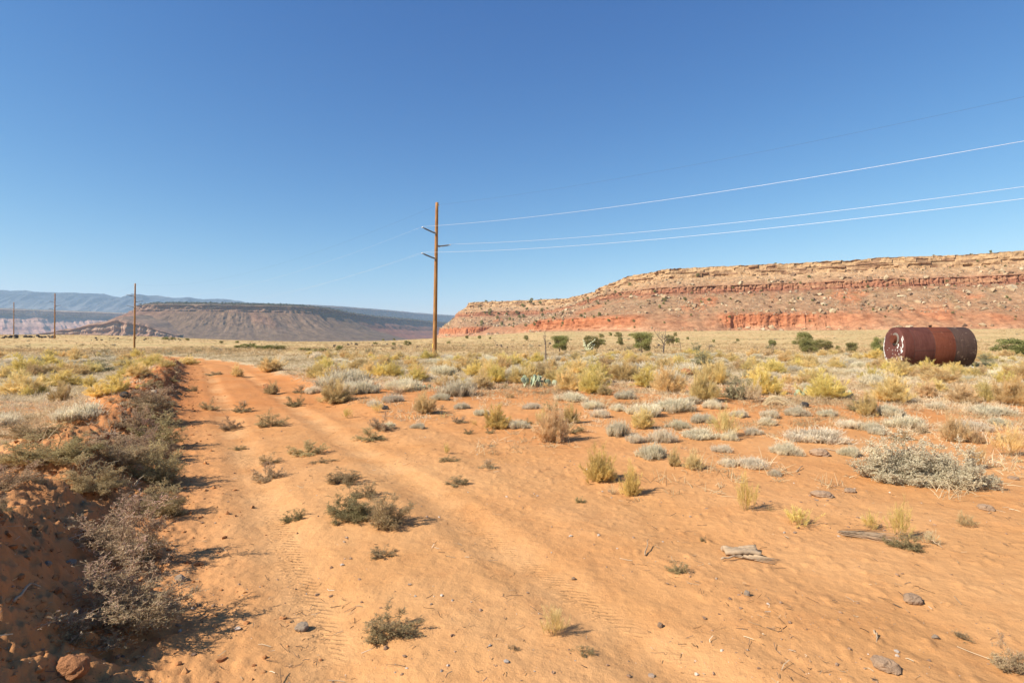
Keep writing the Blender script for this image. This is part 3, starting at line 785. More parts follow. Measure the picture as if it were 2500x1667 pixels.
def tumble(seed, n1=18, n2=15, n3=8, leaves=4, th=1.45, low=0.0, leaf=0.011):
    """wiry, much-branched weed with tiny leaves: 1 wide, 1 tall"""
    r = np.random.default_rng(seed); A = Acc()
    d = dirs(n1, th, r, 0.55)
    d[:, 2] = np.maximum(d[:, 2], 0.10); d = unit(d)
    sc = 1 / np.sqrt((np.hypot(d[:, 0], d[:, 1]) / 0.5) ** 2 + d[:, 2] ** 2)
    L = sc * (0.72 + 0.3 * r.random(n1))
    b = r.normal(size=(n1, 3)) * np.array([.05, .05, 0])
    P = stemline(b, d, L, np.stack([0 * L, 0 * L, 0.12 * L], -1), 6, r, 0.016)
    A.strips(P, np.linspace(.012, .005, 6)[None], np.linspace(0, .35, 6)[None], r)
    m = np.repeat(np.arange(n1), n2); t0 = 0.18 + 0.8 * r.random(len(m)); b2 = at_t(P[m], t0)
    d2 = unit(d[m] * 0.7 + r.normal(size=(len(m), 3)) * 0.55 + np.array([0, 0, 0.25]))
    L2 = L[m] * (0.20 + 0.25 * r.random(len(m))) * (1.1 - 0.5 * t0)
    P2 = stemline(b2, d2, L2, np.zeros((len(m), 3)), 4, r, 0.012)
    P2[..., 2] = np.maximum(P2[..., 2], 0.01)
    A.strips(P2, np.linspace(.0065, .004, 4)[None], 0.25 + np.linspace(0, .25, 4)[None] + 0 * t0[:, None], r)
    m3 = np.repeat(np.arange(len(m)), n3); b3 = at_t(P2[m3], 0.15 + 0.84 * r.random(len(m3)))
    d3 = unit(d2[m3] * .6 + r.normal(size=(len(m3), 3)) * 0.7 + np.array([0, 0, .15]))
    P3 = stemline(b3, d3, 0.04 + 0.06 * r.random(len(m3)), np.zeros((len(m3), 3)), 2, r)
    A.strips(P3, np.array([[.005, .004]]), 0.45 + 0.15 * r.random((len(m3), 2)), r)
    m4 = np.repeat(np.arange(len(m3)), leaves); b4 = at_t(P3[m4], r.random(len(m4)))
    d4 = unit(r.normal(size=(len(m4), 3)))
    P4 = stemline(b4, d4, 0.012 + 0.018 * r.random(len(m4)), np.zeros((len(m4), 3)), 2, r)
    hz = np.clip(P4[:, :, 2], 0, 1)
    A.strips(P4, np.array([[leaf, leaf * .6]]), 0.62 + 0.38 * np.clip(0.55 * r.random((len(m4), 1)) + 0.5 * hz, 0, 1), r)
    return A

def saltbush(seed, n1=26, n2=12, n3=6, leaves=5):
    return tumble(seed, n1, n2, n3, leaves, 1.35, 0, 0.011)

def mounds(seed, k=9):
    """a wide bush made of many rounded leafy mounds grown together: 1 wide, 1 tall"""
    r = np.random.default_rng(seed); A = Acc()
    for i in range(k):
        a = r.random() * 6.283; q = .36 * math.sqrt((i + .5) / k)
        c = np.array([q * math.cos(i * 2.4), q * math.sin(i * 2.4), 0]); sc = (.24 + .12 * r.random()) * (1.25 - q)
        B = tumble(seed * 31 + i, 20, 15, 7, 5, 1.25, 0, .012).fit(); hh = (.62 + .4 * r.random()) * (1.12 - .8 * q)
        for V, F, t in zip(B.V, B.F, B.T): A.V.append(V * np.array([sc * 1.5, sc * 1.5, hh]) + c); A.F.append(F + A.n - 0); A.T.append(t)
        A.n += B.n
    return A

def tuft(seed, n=46, th=0.75):
    """plain grass tuft"""
    r = np.random.default_rng(seed); A = Acc()
    d = dirs(n, th, r, 0.7); L = 0.5 + 0.5 * r.random(n)
    b = np.stack([r.normal(size=n) * .06, r.normal(size=n) * .06, 0 * L], -1)
    bend = np.stack([d[:, 0] * .25, d[:, 1] * .25, -0.12 * L], -1)
    P = stemline(b, d, L, bend, 4, r, 0.01)
    A.strips(P, np.array([[.016, .013, .010, .003]]), np.linspace(0, 1, 4)[None] * (0.7 + 0.3 * r.random((n, 1))), r)
    return A

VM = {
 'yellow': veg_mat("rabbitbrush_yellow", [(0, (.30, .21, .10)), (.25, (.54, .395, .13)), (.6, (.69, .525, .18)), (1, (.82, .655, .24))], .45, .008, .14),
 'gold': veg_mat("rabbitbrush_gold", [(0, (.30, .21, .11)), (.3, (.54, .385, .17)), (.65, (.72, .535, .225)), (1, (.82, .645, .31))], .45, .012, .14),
 'tan': veg_mat("dry_brush", [(0, (.29, .195, .10)), (.4, (.52, .365, .175)), (1, (.70, .53, .28))], .4, .012, .18),
 'grey': veg_mat("pale_grey_scrub", [(0, (.36, .26, .15)), (.35, (.60, .50, .33)), (1, (.84, .75, .55))], 0.45, 0.01, 0.15),
 'dark': veg_mat("dark_weed", [(0, (.22, .14, .08)), (.45, (.26, .18, .10)), (.65, (.27, .215, .105)), (.85, (.47, .385, .19)), (1, (.50, .36, .23))], 0.35, .015, .15),
 'pink': veg_mat("pinkish_weed", [(0, (.30, .185, .11)), (.45, (.40, .265, .165)), (.65, (.40, .315, .17)), (.82, (.54, .42, .245)), (1, (.60, .37, .295))], 0.35, .012, .12),
 'green': veg_mat("green_weed", [(0, (.26, .175, .10)), (.5, (.36, .27, .145)), (.65, (.52, .405, .20)), (1, (.68, .545, .30))], 0.5, .01, .12),
 'sage': veg_mat("grey_green_saltbush", [(0, (.24, .175, .12)), (.5, (.34, .26, .17)), (.62, (.52, .465, .30)), (1, (.88, .80, .57))], 0.45, .012, .15),
 'sagedark': veg_mat("sagebrush", [(0, (.22, .165, .11)), (.5, (.30, .245, .155)), (.66, (.33, .30, .165)), (1, (.50, .45, .26))], 0.3, .015, .15),
 'straw': veg_mat("straw", [(0, (.38, .28, .16)), (.5, (.58, .45, .26)), (1, (.74, .61, .39))], 0.35, .01, .15),
}
PROTO = {}
def proto(form, mat):
    """meshes of one plant form in one colouring"""
    key = (form, mat)
    if key not in PROTO:
        mk_ = {'broom': lambda s: broom(s), 'thin': lambda s: broom(s + 50, 34, 14, 4, 0.85, 0.12, 1.0, 0.5), 'hum': lambda s: hummock(s), 'weed': lambda s: tumble(s),
               'bigweed': lambda s: tumble(s + 20, 30, 18, 8, 4, 1.45, 0, .0068), 'salt': lambda s: saltbush(s), 'bigsalt': lambda s: mounds(s + 9), 'tuft': lambda s: tuft(s)}[form]
        names = {'broom': 'rabbitbrush', 'thin': 'brush', 'hum': 'scrub', 'weed': 'weed', 'bigweed': 'weed', 'salt': 'saltbush', 'bigsalt': 'saltbush', 'tuft': 'grass'}
        PROTO[key] = [mk_(s).fit().mesh(names[form] + "_" + mat, VM[mat]) for s in range(1 if form in ('bigsalt',) else 6 if form == 'hum' else 4)]
    return PROTO[key]

_turn = np.random.default_rng(99)
def plant(name, form, mat, px, py, w, h, label, cat="shrub", group=None, deep=0.9):
    x, y, z = hit(px, py)
    s = math.hypot(x, y) * 0 + y / FP
    P = proto(form, mat); me = P[int(_turn.integers(len(P)))]
    # wide forms: depth a little less than width, turned at random for round ones only
    round_ = deep > 0.85
    rot = float(_turn.random() * 6.283) if round_ else math.atan2(-x, y) + float(_turn.normal() * 0.2)
    W_ = w * s * 1.06; Hh = h * s * 1.02
    k = {'broom': .08, 'thin': .08, 'tuft': .1}.get(form, .36) * W_ * deep     # the picked pixel is the front edge of the clump
    l = math.hypot(x, y); x += x / l * k; y += y / l * k; z = float(H(x, y))
    o = ob_from(name, me, (x, y, z - 0.015), (0, 0, rot), (W_, W_ * deep, Hh))
    tag(o, label, cat, group, "thing")
    return o

def plant_at(name, form, mat, x, y, w, h, label, cat, group):
    P = proto(form, mat); me = P[int(_turn.integers(len(P)))]
    z = float(H(x, y))
    o = ob_from(name, me, (x, y, z - 0.015), (0, 0, float(_turn.random() * 6.283)), (w, w * ((0.55 + .6 * float(_turn.random())) if form == 'hum' else (0.85 + .3 * float(_turn.random()))), h * (.75 + .5 * float(_turn.random()))))
    return tag(o, label, cat, group, "thing")

# trees
def grow(seed, h, depth=4, spread=0.5, trunk=0.06, lean=0.1, kids=(3, 5)):
    """branching skeleton: list of (points, radii); tips"""
    r = np.random.default_rng(seed); segs = []; tips = []
    def br(p, d, L, rad, lev):
        k = 5; P = [np.array(p)]; dd = d.copy()
        for i in range(k):
            dd = unit(dd + r.normal(size=3) * 0.16 + np.array([0, 0, 0.05])); P.append(P[-1] + dd * L / k)
        P = np.array(P); R = np.linspace(rad, rad * 0.55, k + 1); segs.append((P, R))
        if lev >= depth: tips.append(P[-1]); tips.append(P[-3]); return
        for _ in range(int(r.integers(kids[0], kids[1] + 1))):
            t = 0.35 + 0.65 * r.random(); q = at_t(P[None], np.array([t]))[0]
            nd = unit(dd * (1 - spread) + r.normal(size=3) * spread + np.array([0, 0, 0.15]))
            br(q, nd, L * (0.55 + 0.2 * r.random()), rad * (0.62 - 0.25 * t), lev + 1)
    br((0, 0, 0), unit(np.array([r.normal() * lean, r.normal() * lean, 1])), h * 0.45, trunk * h, 1)
    return segs, np.array(tips)

def juniper_meshes(seed, dens=8000, leaf=0.034):
    r = np.random.default_rng(seed)
    segs, tips = grow(seed, 1.0, 3, 0.62, 0.035, 0.12, (4, 6))
    b = MB()
    for P, R in segs: b.tube(P, R, 5, False)
    trunk = b.build("trunk", BARK, link=False)
    # leaf sprays round lobes that sit on the limb ends, some right down to the ground
    nl = 25
    c = []
    for i in range(nl):
        a = r.random() * 6.283; zz = 0.16 + 0.72 * r.random() ** 0.9
        q = 0.40 * math.sqrt(max(0.02, 1 - ((zz - 0.42) / 0.6) ** 2)) * (0.35 + 0.75 * r.random())
        c.append((q * math.cos(a), q * math.sin(a), zz, 0.12 + 0.08 * r.random()))
    c = np.array(c)
    m = r.integers(0, nl, dens)
    dv = unit(r.normal(size=(dens, 3))); rad = r.random(dens) ** 0.45
    p = c[m, :3] + dv * (c[m, 3] * rad)[:, None] * np.array([1, 1, 0.9])
    p[:, 2] = np.maximum(p[:, 2], 0.03)
    d = unit(dv + r.normal(size=(dens, 3)) * 0.5 + np.array([0, 0, 0.6]))
    A = Acc()
    P = stemline(p, d, leaf * (0.6 + 0.8 * r.random(dens)), np.zeros((dens, 3)), 2, r)
    A.strips(P, np.array([[leaf * .55, leaf * .25]]), r.random((dens, 1)) * np.ones((1, 2)), r)
    crown = A.fit().mesh("crown", CROWN)
    return trunk, crown

BARK = simple_mat("juniper_bark", (.16, .115, .085), 0.95, 0.25, 14)
DEADWOOD = simple_mat("weathered_dead_wood", (.135, .105, .085), 0.95, 0.25, 10)
CROWN = veg_mat("juniper_foliage", [(0, (.16, .15, .055)), (.5, (.27, .26, .095)), (1, (.42, .39, .155))], 0.35, 0.02, 0.15)
JUN = {}
def juniper(px, py, w, h, label, seed, group=None, pos=None, small=False):
    x, y, z = hit(px, py) if pos is None else pos
    s = y / FP
    if small:
        if 'far' not in JUN:
            JUN['far'] = []
            for sd in range(3):
                r = np.random.default_rng(sd + 70)
                tr, cr = juniper_meshes(sd + 70, 800, 0.10)
                JUN['far'].append(cr)
        me = JUN['far'][seed % 3]
        o = ob_from("juniper", me, (x, y, z - 0.05), (0, 0, seed * 1.3), (w * s, w * s, h * s))
        return tag(o, label, "juniper", group)
    k = seed % 4
    if k not in JUN: JUN[k] = juniper_meshes(k + 11)
    e = empty("juniper_tree", (x, y, z - 0.04), (0, 0, seed * 1.7)); e.scale = (w * s, w * s, h * s)
    tag(e, label, "tree", group)
    ob_from("trunk", JUN[k][0], parent=e); ob_from("crown", JUN[k][1], parent=e)
    return e

def dead_tree(px, py, h, label, seed, kind=0):
    x, y, z = hit(px, py); s = y / FP; r = np.random.default_rng(seed)
    b = MB()
    if kind == 0:        # straight dead trunk bristling with snapped branches
        n = 9; P = np.stack([np.cumsum(r.normal(size=n) * 0.008), np.cumsum(r.normal(size=n) * .008), np.linspace(0, 1, n)], -1)
        b.tube(P, np.linspace(.026, .006, n), 7)
        P2 = np.stack([np.linspace(0, -.085, 6) + r.normal(size=6) * .004, np.linspace(0, .03, 6), np.linspace(.48, .90, 6)], -1)
        b.tube(P2, np.linspace(.014, .005, 6), 6)
        for i in range(46):
            t = 0.12 + 0.86 * r.random(); q = at_t(P[None] if r.random() < .7 or t < .5 else P2[None], np.array([t if True else t]))[0]
            d = unit(np.array([r.normal(), r.normal(), 0.35 * r.random()])); L = .03 + .06 * r.random()
            b.tube(np.array([q, q + d * L * .5, q + d * L + [0, 0, .012]]), [.005, .004, .002], 4)
        for a in range(5):
            d = np.array([math.cos(a * 1.26), math.sin(a * 1.26), 0]); b.tube(np.array([[0, 0, .09], d * .045 + [0, 0, .02], d * .075 + [0, 0, -.02]]), [.022, .016, .01], 5)
    else:                # bare spreading crown
        segs, _ = grow(seed, 1.12, 4, 0.42 if kind == 1 else 0.6, 0.022, 0.05, (3, 4))
        for P, R in segs: b.tube(P, np.maximum(R, .0035), 5, False)
        if kind == 1:
            n = 7; P = np.stack([np.linspace(0, .09, n), np.zeros(n), np.linspace(0, 1, n)], -1); b.tube(P, np.linspace(.024, .006, n), 7)
            for sx, t in ((-1, .3), (-1, .42), (-.9, .2), (.5, .5), (-.7, .6), (.4, .34)):
                q = at_t(P[None], np.array([t]))[0]
                Q = np.array([q, q + [sx * .12, .03, .04], q + [sx * .26, .06, .14], q + [sx * .36, .06, .27]]); b.tube(Q, [.012, .009, .006, .003], 5)
    o = b.build("dead_tree", DEADWOOD)
    o.location = (x, y, z - .02); o.scale = (h * s,) * 3
    return tag(o, label, "dead tree")

# prickly pear: every pad is a part
def pad_mesh():
    nu, nv = 16, 9; V = []
    for j in range(nv):
        ph = math.pi * j / (nv - 1)
        for i in range(nu):
            a = 2 * math.pi * i / nu
            w = math.sin(ph) ** 0.8
            zz = 0.5 - 0.5 * math.cos(ph)
            V.append((0.36 * w * math.cos(a) * (0.72 + 0.42 * zz), 0.075 * w * math.sin(a), zz))
    F = [(j * nu + i, j * nu + (i + 1) % nu, (j + 1) * nu + (i + 1) % nu, (j + 1) * nu + i) for j in range(nv - 1) for i in range(nu)]
    return mk("pad", V, np.array(F), PAD, None, True, link=False)
def pad_material():
    g = N("cactus_skin"); p = g.pos()
    oi = g.t.nodes.new("ShaderNodeObjectInfo").outputs["Random"]
    col = g.ramp(oi, [(0, (.22, .27, .16)), (.45, (.30, .36, .23)), (.75, (.35, .38, .24)), (.9, (.44, .40, .20)), (1, (.16, .18, .10))])
    vo = g.t.nodes.new("ShaderNodeTexVoronoi"); vo.inputs["Scale"].default_value = 9; g.L(p, vo.inputs["Vector"])
    col = g.mix(g.mr(vo.outputs["Distance"], .06, .12, 0.7, 0), col, (.36, .27, .15))
    col = g.mix(g.mr(g.noise(p, 3, 4), .5, .8, 0, .5), col, (.30, .22, .12))
    return g.principled(col, .6, None, 0, .3)
PAD = pad_material()
PADM = None
def prickly_pear(px, py, w, h, n, label, seed):
    global PADM
    PADM = PADM or pad_mesh()
    x, y, z = hit(px, py); s = y / FP; r = np.random.default_rng(seed)
    e = empty("prickly_pear", (x, y, z - .02)); tag(e, label, "cactus")
    W_, Hh = w * s, h * s; ps = min(Hh * 0.52, 0.24)
    base = []
    for i in range(n):
        if i < n * 0.55 or not base:
            t = (i + .5) / (n * .55) - .5
            p = np.array([t * W_ * .88 + r.normal() * .03, r.normal() * W_ * .13, 0]); lev = 0
        else:
            p0, q, sz = base[int(r.integers(max(1, int(n * .55))))]
            p = p0 + q * sz * 0.85 + np.array([r.normal() * sz * .25, r.normal() * sz * .1, -.02]); lev = 1
        d = unit(np.array([r.normal() * .35, r.normal() * .25, 1.0])); sz = ps * (0.75 + .4 * r.random()) * (0.9 if lev else 1)
        o = ob_from("pad", PADM, tuple(p), (0, 0, 0), (sz, sz, sz), e)
        o.rotation_euler = (Matrix.Rotation(r.random() * 6.28, 3, 'Z') @ Matrix.Identity(3)).to_euler()
        qd = Vector(tuple(d)).to_track_quat('Z', 'Y'); o.rotation_mode = 'QUATERNION'
        o.rotation_quaternion = qd @ Matrix.Rotation(r.normal() * .9, 3, 'Z').to_quaternion()
        base.append((p, d, sz))
    return e

# ------------------------------------------------------------------ rocks and wood
ROCKM = {'brown': simple_mat("brown_sandstone", (.34, .225, .14), .95, .2, 7, .1, 0, .01), 'grey': simple_mat("grey_stone", (.38, .29, .205), .95, .18, 9, .1, 0, .01),
         'basalt': simple_mat("black_basalt", (.055, .048, .042), .9, .25, 5, .2, 0, .02), 'tan': simple_mat("pale_sandstone", (.50, .385, .265), .95, .15, 6, .1, 0, .01), 'red': simple_mat("red_clod", (.36, .165, .075), .97, .2, 8, .05, 0, .012)}
ROCKP = {}
def rock(px, py, w, h, mat, label, seed, name="rock", cat="rock", group=None, sink=.35, pos=None):
    x, y, z = hit(px, py) if pos is None else pos
    s = y / FP
    key = (mat, seed % 5)
    if key not in ROCKP: ROCKP[key] = rock_mesh(name + "_" + mat, seed % 5 + 31, ROCKM[mat], 1.0)
    W_, Hh = w * s, h * s * 1.25
    o = ob_from(name, ROCKP[key], (x, y, z + Hh * (.5 - sink)), (0, 0, seed * .9), (W_, W_ * .9, Hh))
    return tag(o, label, cat, group)

# ------------------------------------------------------------------ the large structure
GROUND = build_ground()
MV, MH, MK = red_mesa()
GV, GH = grey_mesa()
far_mesas()
mountains()

# ------------------------------------------------------------------ pole line
def wood_mat():
    g = N("pole_wood"); p = g.pos()
    mp = g.t.nodes.new("ShaderNodeMapping"); mp.inputs["Scale"].default_value = (9, 9, 0.5); g.L(p, mp.inputs[0])
    f = g.noise(mp.outputs[0], 2.0, 6, .7)
    col = g.ramp(f, [(.3, (.11, .055, .022)), (.47, (.28, .135, .045)), (.62, (.42, .22, .08)), (.8, (.50, .32, .16))])
    f2 = g.noise(p, .9, 3, .6); col = g.mix(g.mr(f2, .5, .75, 0, .6), col, (.15, .08, .035))
    return g.principled(col, .85, g.bump(f, .5, .01), 0, .15)
POLE_W = wood_mat()
INSUL = simple_mat("grey_polymer_insulator", (.16, .17, .18), .55, .1, 8, .3)
STEEL = simple_mat("galvanised_steel", (.45, .46, .47), .45, .1, 12, .5, .6)
MARK = simple_mat("yellow_tag", (.75, .60, .08), .6, .05, 5)
WIREM = simple_mat("aluminium_wire", (.62, .61, .60), .45, .03, 5, .5, .3)
WIRED = simple_mat("dark_steel_wire", (.07, .075, .085), .7, .05, 5, .2)
LD = np.array([-0.707, 0.707, 0.0]); LP = np.array([-0.707, -0.707, 0.0])     # along the line; towards the camera side
TOPZ = 15.8
ATT = [(12.65, 1.0), (11.35, -1.0), (10.08, 1.0)]       # height on the pole, side
def pole_parts():
    b = MB()
    zs = np.linspace(-.4, TOPZ, 24); R = np.interp(zs, [0, TOPZ], [.225, .15])
    b.tube(np.stack([0 * zs, 0 * zs, zs], -1), R, 14)
    shaft = b.build("shaft", POLE_W, link=False)
    ins = []
    for hz, sd in ATT:
        a = LP * sd; base_ = np.array([0, 0, hz]); tip = base_ + a * 1.75 + np.array([0, 0, .36]); st = base_ + a * .17
        m = MB(); L = tip - st; l = np.linalg.norm(L); ax = L / l
        prof = [(0, .05), (.12, .05)]
        nsh = 14
        for i in range(nsh):
            t0 = .14 + (l - .34) * i / nsh; dt = (l - .34) / nsh
            prof += [(t0, .035), (t0 + .02, .085), (t0 + .045, .08), (t0 + dt * .6, .035)]
        prof += [(l - .18, .04), (l, .05), (l, .001)]
        m.lathe(prof, st, ax, 12)
        i_ = m.build("insulator", INSUL, link=False)
        m = MB(); u = np.array([0, 0, 1.0])
        m.tube(np.array([st - a * .03 + u * -.25, st - a * .02 + u * .22]), [.06, .06], 6)
        m.tube(np.array([st + u * .1, st + ax * .22 + u * .06]), [.05, .035], 6)
        br = m.build("bracket", STEEL, link=False)
        m = MB(); m.tube(np.array([tip - LD * .13, tip + LD * .13]), [.05, .05], 7); m.tube(np.array([tip - ax * .05, tip + u * .08]), [.035, .03], 6)
        cl = m.build("clamp", STEEL, link=False)
        ins.append((i_, br, cl))
    m = MB(); m.tube(np.array([[.15, -.02, TOPZ - .28], [.15, -.02, TOPZ - .02]]), [.03, .03], 6); m.tube(np.array([[.14, -.02, TOPZ - .3], [.27, -.05, TOPZ - .3]]), [.045, .045], 6)
    top = m.build("wire_bracket", STEEL, link=False)
    m = MB()
    a = np.linspace(-.35, .15, 7) - .75
    V = [(.232 * math.sin(t - .3), -.232 * math.cos(t - .3), z) for z in (1.0, 1.45) for t in a]
    m.add(V, [(i, i + 1, i + 8, i + 7) for i in range(6)])
    mk_ = m.build("pole_tag", MARK, link=False)
    return shaft, ins, top, mk_
PP = pole_parts()
POLES = []
pole_spec = [(-7.9, 58.0, .016, "tall brown wooden utility pole beyond the brush, tallest of its line"),
             (-90.3, 136.0, .016, "second utility pole of the line, standing before the grey mesa"),
             (-160.0, 199.0, .012, "third utility pole along the line, standing before the pink layered mesa"),
             (-240.0, 274.0, .010, "smallest and farthest utility pole, at the edge of the photo")]
for i, (x, y, lean, lab) in enumerate(pole_spec):
    z = float(H(x, y, False))
    e = empty("utility_pole", (x, y, z), (0, lean, 0)); tag(e, lab, "utility pole", "wooden poles carrying the power line")
    ob_from("shaft", PP[0], parent=e)
    for a_, b_, c_ in PP[1]:
        o = ob_from("insulator", a_, parent=e)
        ob_from("bracket", b_, parent=o); ob_from("clamp", c_, parent=o)
    ob_from("wire_bracket", PP[2], parent=e)
    if i == 0: ob_from("pole_tag", PP[3], parent=e)
    POLES.append((np.array([x, y, z]), lean))
def pole_pt(pi, k):
    p, lean = POLES[pi] if pi >= 0 else (np.array([67.0, -15.9, 1.0]), .015)
    if pi == 4: p, lean = np.array([-316., 349., 3.0]), .01
    q = np.array([.2, -.04, TOPZ - .22]) if k == 3 else LP * ATT[k][1] * 1.75 + np.array([0, 0, ATT[k][0] + .44])
    return p + np.array([q[0] * math.cos(lean) + q[2] * math.sin(lean), q[1], q[2] * math.cos(lean) - q[0] * math.sin(lean)])
POLES.append((np.array([-316., 349., float(H(-316., 349., False))]), .01))
spans = [(-1, 0, "from the tall pole over the tank"), (0, 1, "between the tall pole and the second pole"), (1, 2, "between the second and third poles"), (2, 3, "between the third and the farthest poles")]
wn_ = ["pale power line on the topmost insulators, ", "pale power line on the single opposite arms, ", "pale power line on the lowest insulators, ", "thin dark wire along the pole tops, "]
for a, b, lab in spans:
    for k in range(4):
        p, q = pole_pt(a, k), pole_pt(b, k); t = np.linspace(0, 1, 49)
        sag = 3.0 if k < 3 else 2.9
        P = p + (q - p) * t[:, None]; P[:, 2] -= sag * 4 * t * (1 - t)
        m = MB(); m.tube(P, np.full(49, (.0085 if a < 0 else .0042) if k < 3 else .0042), 5)  # farther pale spans are thinned, standing in for their weaker sun glint
        o = m.build("power_line", WIREM if k < 3 else WIRED)
        tag(o, (wn_[k] + lab), "power line", "wires strung between the utility poles")

# ------------------------------------------------------------------ the tank
def tank_mat(name, base, dark, light, spots=None, seed=0.0, rough=.6):
    g = N(name); p = g.pos()
    mp = g.t.nodes.new("ShaderNodeMapping"); mp.inputs["Location"].default_value = (seed, seed * 2, 0); g.L(p, mp.inputs[0]); v = mp.outputs[0]
    n1 = g.noise(v, 1.3, 5, .65); n2 = g.noise(v, 9, 6, .7)
    ms = g.t.nodes.new("ShaderNodeMapping"); ms.inputs["Scale"].default_value = (14, 1.2, 1.2); g.L(v, ms.inputs[0])
    st = g.noise(ms.outputs[0], 1.5, 4, .6)
    col = g.mix(g.mr(n1, .3, .7), dark, base)
    col = g.mix(g.mr(st, .45, .7, 0, .5), col, light)
    col = g.mix(g.mr(n2, .55, .75, 0, .5), col, dark)
    for sc, th, c, am in (spots or []):
        ns = g.noise(v, sc, 3, .55, .3)
        col = g.mix(g.mr(ns, th, th + .03, 0, am), col, c)
    return g.principled(col, .82, g.bump(n2, .3, .006), 0, .15)
def build_tank():
    x, y, psi, L, R = 23.307, 34.69, -0.1245, 3.856, 1.235
    z = float(H(x + 2, y, False)) - .03
    e = empty("storage_tank", (x, y, z), (0, 0, psi))
    tag(e, "rusty cylindrical steel tank lying on its side in the dry grass below the red mesa", "tank")
    m_mar = tank_mat("maroon_painted_steel", (.105, .034, .024), (.072, .023, .016), (.145, .056, .040), [(1.6, .68, (.17, .065, .03), .7)], 1.0)
    m_mar2 = tank_mat("dull_maroon_steel", (.096, .033, .024), (.067, .023, .017), (.135, .055, .042), [(2.1, .66, (.15, .06, .03), .7)], 4.0)
    m_rust = tank_mat("red_rust_steel", (.130, .038, .019), (.092, .026, .014), (.17, .060, .034), [(3.2, .68, (.32, .17, .10), .7)], 7.0)
    m_blk = tank_mat("blackened_steel", (.066, .038, .029), (.043, .027, .021), (.105, .064, .047), [(2.6, .62, (.22, .16, .11), .55), (4.5, .69, (.50, .38, .27), .9)], 11.0)
    m_end = tank_mat("peeling_maroon_paint", (.125, .045, .034), (.090, .032, .024), (.16, .066, .050), [(3.4, .66, (.46, .31, .20), .8)], 2.0)
    m_white = simple_mat("flaking_white_paint", (.62, .58, .52), .8, .1, 9)
    m_ring = simple_mat("weathered_flange", (.22, .19, .15), .8, .3, 16)
    segs = [(0.0, .515, m_mar, R, "narrow maroon shell ring beside the end plate"), (.525, 1.62, m_mar2, R - .004, "dull maroon shell ring with a seam across it"), (1.63, 2.74, m_rust, R, "brighter rust-red shell ring"), (2.75, L, m_blk, R - .004, "blackened shell ring with pale rust spots")]
    for x0, x1, mt, r, lab in segs:
        m = MB(); m.lathe([(x0, r - .02), (x0, r), (x0 + .012, r + .003), ((x0 + x1) / 2, r + .006 * (_turn.random() - .5)), (x1 - .012, r + .003), (x1, r), (x1, r - .02)], (0, 0, R), (1, 0, 0), 72)
        o = m.build("shell_ring", mt, e); o["label"] = lab
    # plate laps and seams
    m = MB()
    for xs in (.52, 1.625, 2.745): m.lathe([(xs - .012, R), (xs, R + .011), (xs + .012, R)], (0, 0, R), (1, 0, 0), 72)
    a = math.radians(-14)
    for xs0, xs1, an in ((.53, 1.61, -97), (1.64, 2.73, -40), (.53, 1.61, 30)):
        q = math.radians(an); c = np.array([0, math.sin(q) * (R + .003), R + math.cos(q) * (R + .003)])
        m.tube(np.array([c + [xs0, 0, 0], c + [xs1, 0, 0]]), [.010, .010], 5)
    m.build("weld_seam", simple_mat("dark_weld", (.07, .035, .028), .8, .2, 10), e)
    # end plates, slightly dished, with a rolled knuckle
    for sx, mt, lab in ((-1, m_end, "maroon end plate with white peeling paint along its edge"), (1, m_blk, "blackened far end plate")):
        x0 = 0 if sx < 0 else L
        m = MB(); m.lathe([(x0, R - .015), (x0 + sx * .025, R - .03), (x0 + sx * .05, R - .10), (x0 + sx * .075, R * .6), (x0 + sx * .085, R * .3), (x0 + sx * .09, .001)], (0, 0, R), (1, 0, 0), 72)
        o = m.build("end_plate", mt, e); o["label"] = lab
        if sx < 0: endp = o
    # patches of white paint left on the plate: flakes with their own outlines
    r = np.random.default_rng(5); m = MB()
    def flake(cy, cz, wy, wz, n=13):
        an = np.linspace(0, 2 * np.pi, n, endpoint=False); k = 1 + .6 * r.normal(size=n).clip(-1.2, 1.2) * .8
        Y = cy + wy * np.cos(an) * k; Z = cz + wz * np.sin(an) * k
        rr = np.hypot(Y, Z); f = np.minimum(1, (R - .035) / np.maximum(rr, 1e-3)); Y *= f; Z *= f
        X = -np.interp(np.hypot(Y, Z), [0, R * .3, R * .6, R - .10, R - .03], [.09, .085, .075, .05, .025]) - .007
        c = np.array([[X.mean() - .002, Y.mean(), Z.mean()]])
        V = np.vstack([np.stack([X, Y, Z], -1), c]) + [0, 0, R]
        m.add(V, None, [(i, n, (i + 1) % n) for i in range(n)])
    # y axis of the tank points away from the camera: the lit far edge is +y
    for an in np.linspace(-60, 35, 20):
        q = math.radians(an + r.normal() * 3); rr_ = R - .06 - .12 * r.random(); flake(rr_ * math.cos(q), rr_ * math.sin(q), .03 + .06 * r.random(), .05 + .10 * r.random())
    for cy, cz, wy, wz in ((-1.0, .42, .08, .2), (-1.05, .15, .07, .16), (-.92, -.10, .09, .13), (-.95, -.22, .1, .1), (-.55, .0, .05, .07), (-.9, -.62, .07, .1), (-.62, .12, .05, .12), (.75, -.75, .06, .14), (.3, -1.05, .05, .12), (.62, -.9, .04, .08)):
        flake(cy, cz, wy, wz)
    for _ in range(30):
        cy, cz = r.uniform(-.9, .9), r.uniform(-1.0, .35)
        flake(cy, cz, .015 + .035 * r.random() ** 2, .02 + .06 * r.random() ** 2, 8)
    m.build("paint_patch", m_white, endp, False)
    # manway on the end plate
    c = np.array([0, -.34, R + .52])
    m = MB(); m.lathe([(-.07, .25), (-.30, .25), (-.30, .21), (-.30, .001)], c, (1, 0, 0), 32)
    o = m.build("manway", m_rust, e, False)
    m = MB(); m.lathe([(-.085, .25), (-.085, .37), (-.125, .37), (-.125, .25)], c, (1, 0, 0), 32)
